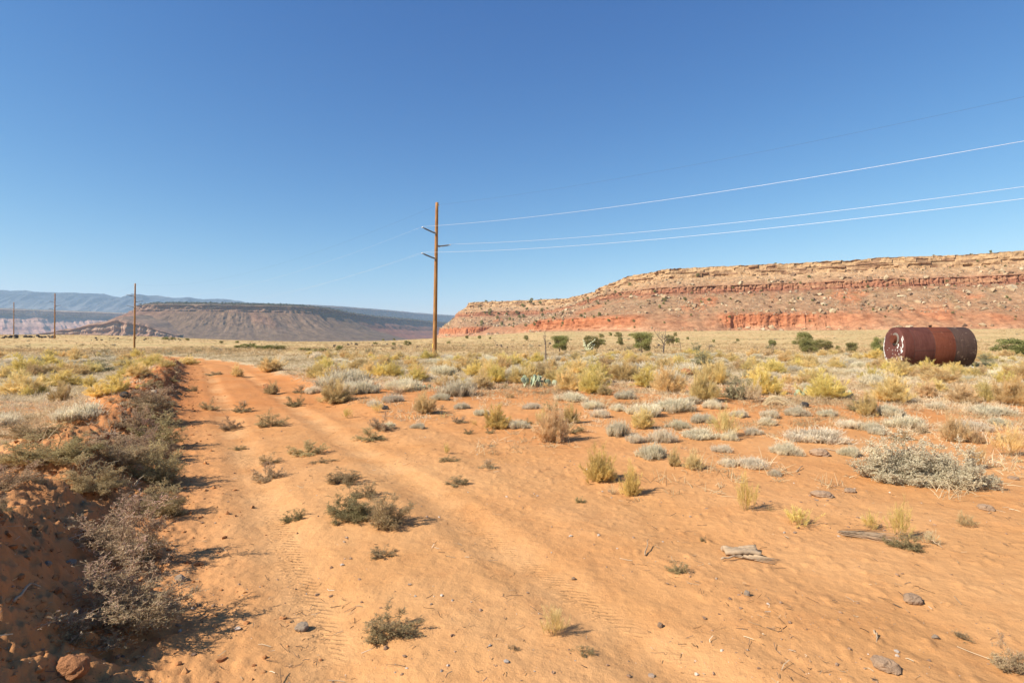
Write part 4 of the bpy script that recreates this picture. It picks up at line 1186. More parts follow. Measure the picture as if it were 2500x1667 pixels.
    m.build("flange", m_ring, o, False)
    m = MB()
    for i in range(14):
        q = i / 14 * 6.283; pb = c + np.array([-.12, .31 * math.cos(q), .31 * math.sin(q)]); m.tube(np.array([pb + [.01, 0, 0], pb - [.035, 0, 0]]), [.02, .02], 6)
    m.build("bolt", m_ring, o, False)
    # pipe stub and lug on top, drain at the far lower corner
    m = MB(); m.tube(np.array([[2.02, 0, 2 * R - .02], [2.02, 0, 2 * R + .13]]), [.075, .075], 10); m.tube(np.array([[2.02, 0, 2 * R + .08], [2.02, 0, 2 * R + .12]]), [.11, .11], 10)
    m.build("pipe_stub", m_blk, e)
    m = MB(); m.tube(np.array([[.95, -.05, 2 * R - .02], [.95, -.05, 2 * R + .035]]), [.09, .08], 8)
    m.build("plug", m_mar, e)
    m = MB(); m.tube(np.array([[L - .12, -.80, .16], [L - .05, -1.0, .10], [L - .05, -1.02, -.02]]), [.045, .045, .045], 8)
    m.build("drain_pipe", STEEL, e)
build_tank()

# ------------------------------------------------------------------ hand-placed plants: name, form, colouring, x, y, w, h (2352-wide picture), label
RB, SC, WD, DB, SB = "rabbitbrush", "grey_scrub", "weed", "dry_brush", "saltbush"
HAND = [
 # open sand beside the track
 (RB, 'broom', 'yellow', 1377, 1106, 76, 70, "round bright yellow rabbitbrush standing alone on open orange sand"),
 (RB, 'broom', 'yellow', 1449, 1138, 52, 64, "smaller yellow rabbitbrush just beyond the round one, casting a long shadow"),
 (DB, 'tuft', 'straw', 1408, 1136, 40, 26, "flattened straw tuft at the foot of the smaller yellow rabbitbrush"),
 (RB, 'thin', 'yellow', 1714, 1172, 56, 84, "tall thin see-through yellow-green rabbitbrush on bare sand"),
 (RB, 'thin', 'yellow', 1836, 1208, 92, 44, "low spreading yellow-green rabbitbrush behind the tall thin one"),
 (DB, 'tuft', 'tan', 1770, 1174, 40, 14, "flat dry tuft lying between the tall thin rabbitbrush and the spreading one"),
 (RB, 'thin', 'yellow', 2002, 1217, 50, 44, "small yellow rabbitbrush rising behind a fallen fan of dry stalks"),
 (RB, 'thin', 'yellow', 2072, 1240, 62, 88, "upright yellow rabbitbrush with a dark twiggy skirt on the sand"),
 (WD, 'weed', 'dark', 2080, 1266, 78, 40, "dark twiggy skirt growing in front of the upright yellow rabbitbrush"),
 (SB, 'bigsalt', 'sage', 2105, 1118, 262, 92, "big wide silver-grey saltbush, the largest shrub on the sand"),
 (RB, 'thin', 'gold', 2242, 1075, 62, 60, "pale gold brush rising behind the big silver saltbush"),
 (DB, 'thin', 'tan', 2218, 1208, 60, 34, "faint sparse dry plant near the edge of the photo below the big saltbush"),
 (DB, 'thin', 'straw', 2140, 1250, 40, 34, "sparse straw plant beside the upright yellow rabbitbrush"),
 (RB, 'thin', 'gold', 2318, 1048, 84, 74, "pale yellow upright brush behind the big saltbush, at the edge of the photo"),
 (DB, 'broom', 'tan', 2194, 1014, 70, 58, "brown dry bush with a dark foot near the edge of the photo"),
 (DB, 'broom', 'tan', 2245, 1018, 34, 30, "little brown dry bush beside the bigger brown one"),
 (DB, 'broom', 'tan', 1272, 1015, 90, 78, "large tan dry broom-like bush nearest the sand, in front of the prickly pear"),
 (RB, 'broom', 'gold', 1311, 972, 42, 42, "small golden bush standing just behind the large tan one"),
 (DB, 'thin', 'gold', 1246, 975, 34, 40, "thin golden stalks on the track side of the large tan bush"),
 (RB, 'broom', 'yellow', 1140, 984, 64, 50, "yellow bush with leaning stems and a dark shaded foot, alone near the track"),
 (DB, 'broom', 'tan', 978, 950, 52, 46, "neat tan dome-shaped dry bush on sand beside the track"),
 (RB, 'broom', 'gold', 1474, 984, 52, 42, "golden dome bush among pale grey scrub beside the sand"),
 (RB, 'thin', 'gold', 1668, 1006, 84, 72, "loose pale golden bush between patches of grey scrub on sand"),
 (DB, 'broom', 'tan', 1549, 1071, 28, 42, "narrow brown dry bush, one of a pair on open sand"),
 (DB, 'broom', 'tan', 1592, 1077, 46, 38, "rounder brown dry bush, the other of a pair on open sand"),
 (RB, 'thin', 'yellow', 1026, 1042, 20, 26, "tiny yellow sprig on the sandy flat beside the track"),
 (RB, 'thin', 'gold', 866, 948, 30, 32, "slim golden sprig at the edge of the track"),
 (RB, 'thin', 'yellow', 798, 960, 28, 26, "short yellow sprig on the track's far edge"),
 (WD, 'weed', 'green', 1267, 944, 44, 24, "small dark green weed on the sand in front of the prickly pear"),
 (DB, 'thin', 'gold', 1272, 1460, 80, 66, "sparse wispy golden plant trailing on the sand near the camera"),
 # crowded band behind
 (RB, 'broom', 'gold', 1615, 922, 84, 64, "big dense gold-tan rabbitbrush next to the dark sagebrush"),
 (RB, 'broom', 'gold', 1535, 903, 94, 58, "broad gold-grey rabbitbrush between the yellow mound and the sagebrush"),
 (RB, 'broom', 'yellow', 1361, 903, 76, 46, "rich yellow mounded rabbitbrush with a dark foot beside the prickly pear"),
 (RB, 'broom', 'gold', 1305, 897, 66, 44, "tan rabbitbrush squeezed between the prickly pear and the yellow mound"),
 (SB, 'salt', 'sagedark', 1690, 920, 72, 62, "dark grey-green sagebrush amid the gold brush"),
 (RB, 'thin', 'yellow', 1655, 885, 26, 44, "slim green-yellow brush rising behind the dark sagebrush"),
 (RB, 'broom', 'yellow', 1757, 907, 92, 58, "pale yellow-green rabbitbrush just past the dark sagebrush"),
 (DB, 'thin', 'straw', 1730, 925, 70, 52, "pale straw-coloured stalks leaning beside the dark sagebrush"),
 (RB, 'broom', 'yellow', 1892, 915, 110, 52, "green-yellow rabbitbrush with prickly pear pads on both sides of it"),
 (RB, 'broom', 'gold', 2045, 924, 88, 62, "tall gold-tan bush at the front of the brush band before the tank"),
 (RB, 'broom', 'gold', 1993, 955, 46, 52, "narrow olive bush in front of the gold-tan one before the tank"),
 (RB, 'broom', 'yellow', 1999, 876, 62, 30, "bright yellow low mound halfway to the tank"),
 (DB, 'broom', 'tan', 2127, 913, 50, 36, "brownish bush in front of the tank's dark end"),
 (DB, 'broom', 'tan', 2206, 926, 72, 44, "brown dry bush with a shadowed foot in front of the tank's far end"),
 (RB, 'broom', 'gold', 2264, 922, 48, 40, "olive-gold bush beside the brown bush in front of the tank's far end"),
 (RB, 'broom', 'gold', 2326, 930, 84, 60, "large gold bush at the edge of the photo beyond the tank's end"),
 (RB, 'broom', 'yellow', 2333, 872, 70, 30, "yellow bush at the photo's edge level with the tank's foot"),
 (SB, 'salt', 'sage', 2086, 842, 20, 22, "grey saltbush growing against the tank's peeling end"),
 (RB, 'broom', 'yellow', 2040, 838, 22, 12, "small yellow bush at the tank's white-flaked corner"),
 (RB, 'broom', 'gold', 2172, 844, 26, 12, "low gold bush under the middle of the tank"),
 (RB, 'broom', 'yellow', 2238, 842, 24, 10, "low yellow bush at the tank's drain pipe"),
 (SB, 'salt', 'sagedark', 2268, 840, 40, 14, "dark low bush in the tank's shadow behind its black end"),
 (DB, 'broom', 'tan', 773, 926, 86, 50, "wide straggly grey-brown dry bush at the track's edge"),
 (DB, 'broom', 'tan', 625, 905, 38, 26, "brown dry bush low on the far bank of the track"),
 (DB, 'broom', 'gold', 545, 865, 30, 26, "gold bush at the bend where the track narrows"),
 (WD, 'weed', 'dark', 676, 935, 52, 28, "brown twiggy clump on the far bank of the track"),
 (RB, 'broom', 'gold', 958, 874, 54, 34, "golden bush in front of the tall utility pole"),
 (RB, 'broom', 'yellow', 905, 866, 46, 32, "yellow-green bush near the foot of the tall utility pole, track side"),
 (RB, 'broom', 'gold', 848, 862, 44, 30, "golden bush on the track side of the yellow-green one before the tall pole"),
 (RB, 'broom', 'gold', 735, 868, 62, 32, "wide golden bush midway between track and tall pole"),
 (RB, 'broom', 'gold', 622, 854, 60, 30, "wide golden bush beside the far bend of the track"),
 (RB, 'broom', 'yellow', 1062, 906, 36, 34, "yellow dome bush behind the shadowy dark prickly pear"),
 (RB, 'broom', 'yellow', 1136, 880, 52, 42, "tall yellow-green bush on the pole side of the prickly pear"),
 (RB, 'broom', 'yellow', 1305, 846, 24, 16, "small vivid yellow bush behind the tan and yellow mounds"),
 (SB, 'salt', 'sagedark', 1612, 838, 50, 30, "dark grey-green bush between the bare tree and the sagebrush"),
 (SB, 'salt', 'sagedark', 1596, 812, 30, 24, "grey-green bush behind the dark one, near the bare tree"),
 (SB, 'salt', 'sage', 975, 822, 22, 14, "small grey bush at the foot of the tall utility pole"),
 (WD, 'weed', 'green', 1098, 885, 34, 26, "small green-yellow bush between yellow bush and prickly pear"),
 # weeds on the track
 (WD, 'weed', 'dark', 786, 1114, 98, 36, "dark grey-green weed across the middle of the track, farthest of the big cluster"),
 (WD, 'weed', 'dark', 836, 1146, 62, 42, "dark bare weed linking the big cluster on the track"),
 (WD, 'bigweed', 'dark', 816, 1200, 108, 70, "large dark brown weed at the heart of the big cluster on the track"),
 (WD, 'bigweed', 'green', 906, 1218, 92, 74, "green leafy weed at the near end of the big cluster on the track"),
 (WD, 'weed', 'dark', 674, 1200, 58, 30, "small dark flat weed between the wheel ruts beside the big cluster"),
 (WD, 'weed', 'dark', 878, 1284, 66, 28, "small sprawling dark weed on bare sand below the big cluster"),
 (WD, 'weed', 'dark', 896, 1484, 134, 66, "sprawling dark twiggy weed nearest the camera between the ruts"),
 (WD, 'weed', 'dark', 1556, 1322, 52, 32, "tiny brown twiggy weed alone on the smooth sand"),
 (WD, 'weed', 'dark', 1333, 1156, 28, 18, "very small dark weed in front of the round yellow rabbitbrush"),
 (WD, 'weed', 'dark', 1178, 1498, 28, 20, "tiny dark sprig by the wheel rut near the camera"),
 (WD, 'weed', 'dark', 1340, 1510, 54, 22, "flat dark twig mat in the near sand beside the wheel rut"),
 (WD, 'weed', 'dark', 1618, 1246, 22, 18, "tiny dark sprig beside the piece of driftwood"),
 (WD, 'weed', 'pink', 612, 1108, 70, 46, "yellowish brown weed in the middle of the track, before the farther pair"),
 (WD, 'weed', 'green', 618, 1068, 56, 28, "low dull green weed just behind the yellowish brown one on the track"),
 (WD, 'weed', 'green', 706, 1048, 86, 38, "wide olive weed over the middle of the track"),
 (WD, 'weed', 'dark', 740, 1064, 62, 12, "flat dark mat of twigs under the wide olive weed"),
 (WD, 'weed', 'green', 620, 982, 70, 38, "bushy green weed on the crown of the track"),
 (WD, 'weed', 'pink', 527, 990, 56, 34, "grey-brown weed in the berm-side wheel rut"),
 (WD, 'weed', 'green', 480, 943, 46, 28, "green-gold weed farther up the berm-side rut"),
 (WD, 'weed', 'pink', 556, 948, 52, 30, "gold-brown weed on the track crown behind the bushy green one"),
 (WD, 'weed', 'dark', 442, 900, 26, 16, "small dark weed far up the track"),
 (WD, 'weed', 'pink', 492, 862, 44, 10, "low brown weed at the far narrowing of the track"),
 (WD, 'weed', 'green', 846, 1014, 76, 34, "dark green low weed on the bank opposite the berm"),
 (WD, 'weed', 'pink', 876, 992, 62, 42, "pinkish grey weed leaning over the dark green low one"),
 (WD, 'weed', 'pink', 690, 904, 40, 22, "small brown weed at the far edge of the track"),
 (WD, 'weed', 'dark', 1050, 1118, 62, 22, "thin flat weed on the sandy flat beyond the rut"),
 (WD, 'weed', 'dark', 1030, 1062, 50, 14, "flat dry weed mat behind the thin flat weed"),
 (WD, 'weed', 'pink', 1122, 1078, 50, 24, "faint reddish twig plant on the sandy flat"),
 (WD, 'weed', 'pink', 2318, 1548, 92, 84, "pinkish bare twig plant in the near corner beyond the sand"),
 (WD, 'weed', 'dark', 2208, 1474, 60, 22, "small flat dark weed beside the pinkish corner plant"),
 (WD, 'weed', 'dark', 545, 1035, 40, 12, "flat little weed in the berm-side rut behind the yellowish one"),
 # berm and its foot
 (WD, 'bigweed', 'pink', 250, 1502, 290, 168, "largest grey-pink weed bush at the berm foot, nearest the camera"),
 (WD, 'bigweed', 'pink', 292, 1312, 200, 140, "large pinkish weed bush, second from the camera along the berm"),
 (WD, 'bigweed', 'green', 384, 1200, 96, 76, "green weed bush at the track edge behind the second pinkish one"),
 (WD, 'bigweed', 'pink', 318, 1196, 90, 50, "small pinkish weed beside the green bush at the track edge"),
 (WD, 'bigweed', 'green', 216, 1158, 120, 78, "dark green weed bush on the slope of the berm"),
 (WD, 'bigweed', 'green', 372, 1122, 116, 96, "tall olive weed on the track edge, in the middle of the berm row"),
 (WD, 'bigweed', 'pink', 276, 1092, 124, 76, "pink-brown weed on the berm slope behind the dark green bush"),
 (WD, 'bigweed', 'pink', 346, 1064, 112, 84, "olive-pink weed in the middle of the berm row"),
 (WD, 'bigweed', 'green', 378, 1032, 110, 76, "green-grey weed reaching onto the track from the berm row"),
 (WD, 'bigweed', 'pink', 345, 966, 112, 58, "pink-olive weed at the far end of the dense berm row"),
 (WD, 'weed', 'pink', 300, 1008, 80, 56, "pinkish weed on the berm crest behind the dense row"),
 (WD, 'bigweed', 'green', 132, 1096, 176, 84, "bright green spreading bush behind the berm"),
 (WD, 'bigweed', 'pink', 30, 1142, 120, 66, "brown-green bush behind the berm at the photo's edge"),
 (WD, 'bigweed', 'green', 84, 1022, 110, 48, "low green bush farther behind the berm"),
 (WD, 'bigweed', 'pink', 10, 1090, 60, 50, "pinkish bush at the photo's edge behind the berm"),
 (WD, 'weed', 'pink', 5, 1190, 46, 50, "reddish twiggy weed on the berm at the photo's edge"),
 (WD, 'weed', 'dark', 150, 1490, 90, 40, "dark dry weed in the berm's shadow near the camera"),
 (WD, 'weed', 'green', 334, 898, 46, 28, "round dark green weed at the far berm foot"),
 (WD, 'weed', 'green', 366, 899, 26, 20, "smaller green weed next to the round one at the far berm foot"),
 (WD, 'weed', 'green', 395, 880, 30, 14, "flat green weed at the far berm's track edge"),
 # grassland behind the berm
 (RB, 'broom', 'gold', 52, 905, 94, 44, "broad tan-gold dome bush near the edge of the photo, behind the berm"),
 (RB, 'broom', 'yellow', 63, 909, 32, 20, "small yellow bush in front of the broad tan-gold dome"),
 (RB, 'broom', 'yellow', 99, 904, 30, 17, "low vivid yellow bush between the tan dome and the orange dry bush"),
 (RB, 'broom', 'yellow', 142, 886, 96, 32, "wide green-yellow bush behind the orange dry bush"),
 (DB, 'broom', 'tan', 141, 924, 52, 44, "orange-brown dry bush standing in front of the yellow ones"),
 (RB, 'broom', 'yellow', 207, 890, 38, 26, "olive bush between the wide green-yellow bush and the bright mound"),
 (RB, 'broom', 'yellow', 266, 905, 64, 36, "round golden-yellow mound topping the berm"),
 (RB, 'broom', 'yellow', 232, 913, 76, 30, "brightest yellow low mound at the front of the berm top"),
 (RB, 'broom', 'yellow', 272, 872, 52, 16, "flat yellow bush behind the round golden mound"),
 (RB, 'broom', 'gold', 318, 870, 64, 29, "leaning gold bush on the berm crest behind the round mound"),
 (DB, 'broom', 'tan', 79, 862, 42, 26, "tan bush standing behind the broad tan-gold dome"),
 (RB, 'broom', 'gold', 12, 868, 34, 27, "gold bush cut by the photo's edge behind the tan dome"),
 (RB, 'broom', 'gold', 284, 842, 52, 19, "gold bush far behind the leaning gold one"),
 (RB, 'broom', 'gold', 210, 856, 54, 19, "tan-gold bush behind the olive bush and yellow mounds"),
 (RB, 'broom', 'gold', 121, 856, 46, 17, "tan-gold bush behind the wide green-yellow bush"),
 (RB, 'broom', 'gold', 170, 862, 40, 17, "small gold bush behind the gap between yellow mounds"),
 (RB, 'broom', 'gold', 430, 838, 50, 18, "gold bush where the berm bends away at the far track"),
 (RB, 'broom', 'gold', 382, 846, 40, 18, "gold bush on the berm crest short of the far bend"),
]
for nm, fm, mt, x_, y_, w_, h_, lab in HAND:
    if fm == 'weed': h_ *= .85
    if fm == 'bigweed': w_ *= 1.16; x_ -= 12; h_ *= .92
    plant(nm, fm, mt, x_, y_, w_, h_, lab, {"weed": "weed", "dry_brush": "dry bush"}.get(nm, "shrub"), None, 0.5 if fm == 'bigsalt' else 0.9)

# pale grey scrub in the sand margin
GREY = [(1417, 1004, 52, 40), (1458, 1018, 44, 24), (1497, 1056, 74, 38), (1522, 1018, 66, 34), (1484, 958, 78, 32), (1359, 940, 52, 22), (1313, 924, 78, 22), (1543, 949, 96, 34), (1437, 917, 54, 22), (1608, 1009, 96, 22), (1723, 1078, 84, 24), (1672, 1073, 46, 20), (1612, 972, 56, 22), (1189, 986, 46, 22), (1677, 1013, 40, 26),
        (1878, 1018, 146, 32), (1804, 1046, 66, 32), (1956, 1050, 46, 28), (1783, 1096, 30, 20), (2077, 985, 80, 32), (2043, 958, 60, 30), (1762, 979, 42, 22), (1730, 1000, 40, 18), (1828, 957, 50, 26), (1770, 962, 44, 22), (1700, 960, 40, 20), (2000, 990, 60, 20), (2150, 940, 40, 18), (2275, 955, 96, 24), (2230, 990, 70, 26), (2296, 978, 50, 20), (1950, 985, 56, 20), (1900, 958, 46, 18), (2020, 1000, 40, 20),
        (890, 985, 40, 16), (962, 985, 34, 16), (1105, 955, 36, 16), (1060, 940, 40, 16), (1220, 940, 44, 16), (900, 925, 50, 20), (830, 905, 56, 24), (860, 935, 40, 18), (1010, 920, 44, 18), (720, 905, 40, 20), (1380, 960, 44, 22), (1420, 945, 40, 18), (1560, 985, 50, 22), (1640, 940, 50, 22), (1585, 930, 44, 20), (1660, 1040, 50, 20)]
look = ["sprawling", "rounded", "ragged", "bristly"]
for i, (x_, y_, w_, h_) in enumerate(GREY):
    big = {3: "tall spiky pale grey scrub clump on open sand, nearest the paired brown bushes", 0: "upright whitish scrub clump before the golden dome bush", 15: "longest whitish scrub strip, between loose golden bush and big saltbush", 19: "bright white bristly scrub clump with a dark shadow, in front of the tank"}
    lab = {2: big[3], 0: big[0], 15: big[15], 19: big[19]}.get(i)
    plant(SC, 'hum', 'grey', x_, y_, w_ * 1.08, h_ * .85, lab or "small pale grey scrub clump among others on the orange sand before the brush band", "shrub", None if lab else "pale grey scrub clumps on the sand")

# ------------------------------------------------------------------ the crowded brush of the plain, past the hand-placed ones
used = []
CLEAR = []
for cx, cy, dw in ((1232, 887, 46), (978, 894, 34), (1846, 908, 30), (1944, 912, 26)):
    hx, hy, _z = hit(cx, cy); CLEAR.append((hx / hy, dw / FP, hy, 7))
def scatter(n, form, mats, name, cat, label, group, area, wr, hr, sd, minw=0.0):
    r = np.random.default_rng(sd); k = 0; tries = 0
    while k < n and tries < n * 60:
        tries += 1
        y = area[0] + (area[1] - area[0]) * r.random() ** area[4]
        t = area[2] + (area[3] - area[2]) * r.random()
        x = t * y; o = float(road_xy(x, y))
        if abs(o) < 2.3 and y < 75: continue
        if gn(x * .11, y * .11, sd) < -0.28 and r.random() < .7: continue
        if 21.5 < x < 28.5 and 30.5 < y < 37: continue
        if any(abs(t - ct) < dt and cy - dy < y < cy + 1 for ct, dt, cy, dy in CLEAR): continue
        w = wr[0] + (wr[1] - wr[0]) * r.random() ** 1.6
        if any((x - a) ** 2 + (y - b) ** 2 < (.42 * (w + c)) ** 2 for a, b, c in used): continue
        used.append((x, y, w)); k += 1
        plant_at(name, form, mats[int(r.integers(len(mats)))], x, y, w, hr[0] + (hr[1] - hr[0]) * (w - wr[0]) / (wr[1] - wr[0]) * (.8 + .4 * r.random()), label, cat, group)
scatter(175, 'broom', ['yellow', 'gold', 'gold'], RB, "shrub", "yellow to gold rabbitbrush, one of many crowding the plain from track to tank", "rabbitbrush crowding the plain before the red mesa", (17.5, 62, -0.34, 0.95, 1.0), (.55, 1.35), (.32, .66), 3)
scatter(150, 'broom', ['gold', 'gold', 'tan'], DB, "dry bush", "tan dry bush, one of many among the rabbitbrush of the plain", "brown dry bushes among the rabbitbrush", (14.5, 66, -0.36, 0.95, 1.0), (.4, 1.2), (.25, .55), 4)
scatter(100, 'hum', ['grey'], SC, "shrub", "pale grey scrub, one of many low clumps between the rabbitbrush of the plain", "pale grey scrub between the rabbitbrush", (14, 55, -0.36, 0.95, 0.8), (.5, 1.7), (.18, .42), 5)
scatter(70, 'salt', ['sagedark', 'sage'], SB, "shrub", "grey-green saltbush dotted among the rabbitbrush of the plain", "grey-green saltbushes on the plain", (30, 210, -0.36, 0.95, .9), (.6, 1.6), (.3, .65), 6)
scatter(46, 'broom', ['gold', 'gold', 'yellow'], RB, "shrub", "gold rabbitbrush, one of several on the grassland behind the berm", "rabbitbrush on the grassland behind the berm", (17, 60, -1.02, -0.62, .8), (.6, 1.5), (.34, .7), 7)
scatter(120, 'salt', ['sagedark', 'sage'], SB, "shrub", "small grey-green saltbush dotting the grassland below the pole line", "grey-green saltbushes below the pole line", (20, 190, -1.02, -0.40, .9), (.5, 1.7), (.25, .6), 8)
scatter(46, 'hum', ['grey'], SC, "shrub", "pale grey scrub clump on the grassland behind the berm", "pale grey scrub behind the berm", (7.5, 50, -1.05, -0.70, .8), (.4, 1.2), (.14, .32), 9)
scatter(40, 'weed', ['pink', 'dark', 'green'], WD, "weed", "small twiggy weed, one of many at the edges of the sand", "small weeds at the edges of the sand", (6.5, 30, -0.35, 0.9, 1.0), (.14, .45), (.07, .2), 10)

# ------------------------------------------------------------------ cactus, trees
prickly_pear(1232, 887, 80, 32, 34, "pale green prickly pear clump with many pads in the brush beside the yellow mound", 3)
prickly_pear(978, 894, 54, 17, 18, "low dark prickly pear clump between track and the bigger pale one", 4)
prickly_pear(1846, 908, 56, 22, 14, "pale prickly pear pads showing on the dark sagebrush's side of a green bush", 5)
prickly_pear(1944, 912, 44, 22, 14, "pale prickly pear pads showing on the tank's side of a green bush", 6)
prickly_pear(945, 850, 20, 9, 8, "small far prickly pear near the foot of the tall utility pole", 7)
prickly_pear(1768, 826, 26, 8, 8, "small far prickly pear in the brush short of the juniper trio", 8)

TREES = [(1286, 808, 42, 32, "open-limbed green juniper nearest the straight dead trunk", 1), (1357, 806, 40, 30, "pale green juniper with a cholla at its foot", 2), (1383, 794, 18, 14, "small round juniper touching the pale green one", 3), (1424, 794, 17, 17, "small round juniper midway between the pale and the big dense ones", 0), (1475, 810, 50, 40, "big dense dark juniper before the red cliff", 1),
         (1538, 793, 22, 20, "small juniper just past the bare spreading dead tree", 2), (1556, 788, 12, 11, "tiny juniper leaning on the small one past the dead tree", 3),
         (1846, 803, 48, 34, "olive juniper, topmost of the clump between bare tree and tank", 0), (1858, 812, 44, 28, "bright green rounded juniper at the front of the clump", 3), (1888, 808, 42, 24, "spreading juniper on the tank side of the clump", 2), (1956, 812, 26, 22, "small upright juniper between the juniper clump and the tank", 1),
         (2022, 815, 40, 34, "green juniper half hidden behind the tank's peeling end", 3), (2328, 818, 86, 34, "wide low green juniper at the photo's edge beyond the tank", 0), (1773, 797, 18, 14, "small round-headed juniper above bare branches", 2), (1925, 806, 11, 11, "tiny round juniper on a stalk beside the upright one", 3)]
for x_, y_, w_, h_, lab, sd in TREES: juniper(x_, y_, w_, h_ * 1.15, lab, sd)
dead_tree(1254, 829, 66, "straight dead tree trunk bristling with broken twigs beside the open green juniper", 3, 0)
dead_tree(1524, 812, 56, "bare spreading dead tree with long low branches past the big dense juniper", 5, 1)
dead_tree(1140, 793, 18, "small leafless grey tree between the tall pole and the junipers", 8, 2)
dead_tree(1563, 807, 22, "thin dead stick tree beyond the bare spreading one", 9, 0)
dead_tree(1630, 806, 20, "faint bare tree alone before the red cliff", 12, 2)
dead_tree(1775, 814, 30, "leafless branches below the small round-headed juniper", 14, 2)
dead_tree(1735, 814, 26, "low fallen bare branches beside the leafless ones", 15, 2)
dead_tree(1803, 812, 20, "small bare grey tree between low branches and the juniper clump", 16, 2)
dead_tree(220, 821, 24, "little dead black shrub on the grassland before the second utility pole", 17, 2)
# pale cholla at the foot of the second juniper
x_, y_, z_ = hit(1354, 809); s_ = y_ / FP
r_ = np.random.default_rng(4); m_ = MB(); pts = [np.array([0, 0, 0.0])]
for i in range(46):
    p0 = pts[int(r_.integers(len(pts)))]; d_ = unit(np.array([r_.normal(), r_.normal(), .8 + r_.random()])); L_ = .13 + .06 * r_.random()
    m_.tube(np.array([p0, p0 + d_ * L_ * .5, p0 + d_ * L_]), [.026, .05, .03], 6); pts.append(p0 + d_ * L_ * .95)
o_ = m_.build("cholla", simple_mat("cholla_spines", (.40, .39, .24), .85, .2, 18)); o_.location = (x_, y_, z_); o_.scale = (26 * s_ * 1.5,) * 3
tag(o_, "pale bristly cholla cactus at the foot of the second green juniper", "cactus")

# small junipers and shrubs far across the plain
FAR = [(1072, 778, 9, 7), (1102, 778, 9, 7), (1209, 782, 12, 11), (1381, 777, 12, 10), (1402, 772, 9, 8), (1420, 776, 18, 12), (1449, 772, 10, 6), (1383, 786, 8, 6), (1551, 774, 8, 10), (904, 794, 9, 7), (936, 794, 16, 11), (862, 791, 12, 5), (780, 805, 17, 11), (560, 799, 20, 9), (578, 799, 20, 10), (545, 800, 16, 7), (618, 803, 26, 10), (642, 803, 40, 9), (596, 802, 24, 8), (880, 782, 6, 5), (905, 779, 6, 5), (1126, 779, 6, 5), (380, 780, 14, 6), (397, 780, 12, 5), (430, 782, 10, 5), (1640, 786, 8, 6), (1580, 780, 7, 6), (1694, 784, 7, 6), (2290, 800, 10, 7), (508, 788, 10, 5), (545, 788, 8, 5), (1030, 790, 10, 6), (740, 808, 40, 8), (700, 806, 30, 7)]
for i, (x_, y_, w_, h_) in enumerate(FAR):
    juniper(x_, y_, w_ * 1.15, h_ * 1.1, "small dark juniper or bush far out on the bare plain below the mesas", i, "dark bushes far out on the plain", None, True)
# junipers growing on the red mesa: each sits on the slope
nu_, nv_ = MV.shape[:2]
sx_ = 1176 + FP * MV[..., 0] / MV[..., 1]; sy_ = HZ - FP * (MV[..., 2] - EYE) / MV[..., 1]
def on_mesa(px, py):
    m = (np.abs(sx_ - px) < 2.0) & (np.abs(sy_ - py) < 2.0) & (MV[..., 1] > 50)
    if not m.any(): return None
    yy = np.where(m, MV[..., 1], 1e9); k = np.unravel_index(np.argmin(yy), yy.shape)
    return tuple(MV[k])
rm = np.random.default_rng(21)
MES = [(1092 + 470 * rm.random(), 0, 3.5 + 5 * rm.random()) for _ in range(70)]
n_ = 0
for i in range(400):
    px = 1095 + 560 * rm.random() ** 1.25; top = np.interp(px, [1090, 1320, 1395, 1470, 1640], [704, 682, 660, 640, 632]); py = top + (752 - top) * rm.random() ** .9
    q = on_mesa(px, py)
    if q is None: continue
    # they gather on the gentler middle of the slope
    if gn(px * .02, py * .05, 5) < -.05: continue
    w = 5 + 5 * rm.random() ** 2
    juniper(px, py, w, w * .9, "small dark juniper on the stony slope of the red mesa", i, "junipers dotting the slope of the red mesa", q, True); n_ += 1
    if n_ >= 80: break
for i in range(60):
    px = 1650 + 690 * rm.random(); top = np.interp(px, [1640, 2352], [632, 592]); py = top + (745 - top) * rm.random()
    q = on_mesa(px, py)
    if q is None: continue
    w = 4 + 4 * rm.random() ** 2
    juniper(px, py, w, w * .8, "sparse small bush on the stony face of the red mesa above the tank", i, "sparse bushes on the face of the red mesa", q, True)
# along the rim, against the sky
rimrow = np.argmax((MH[0] > 81.9))
for i in range(46):
    k = int(rm.integers(150, nu_ - 260)); q = MV[k, min(rimrow + int(rm.integers(0, 4)), nv_ - 1)]
    if q[1] < 50: continue
    w = (2.6 + 4.5 * rm.random() ** 3) * 1.15
    juniper(0, 0, w, w * (.6 + .4 * rm.random()), "little bush on the skyline rim of the red mesa", i, "bushes on the skyline rim of the red mesa", tuple(q - [0, 0, .15]), True)

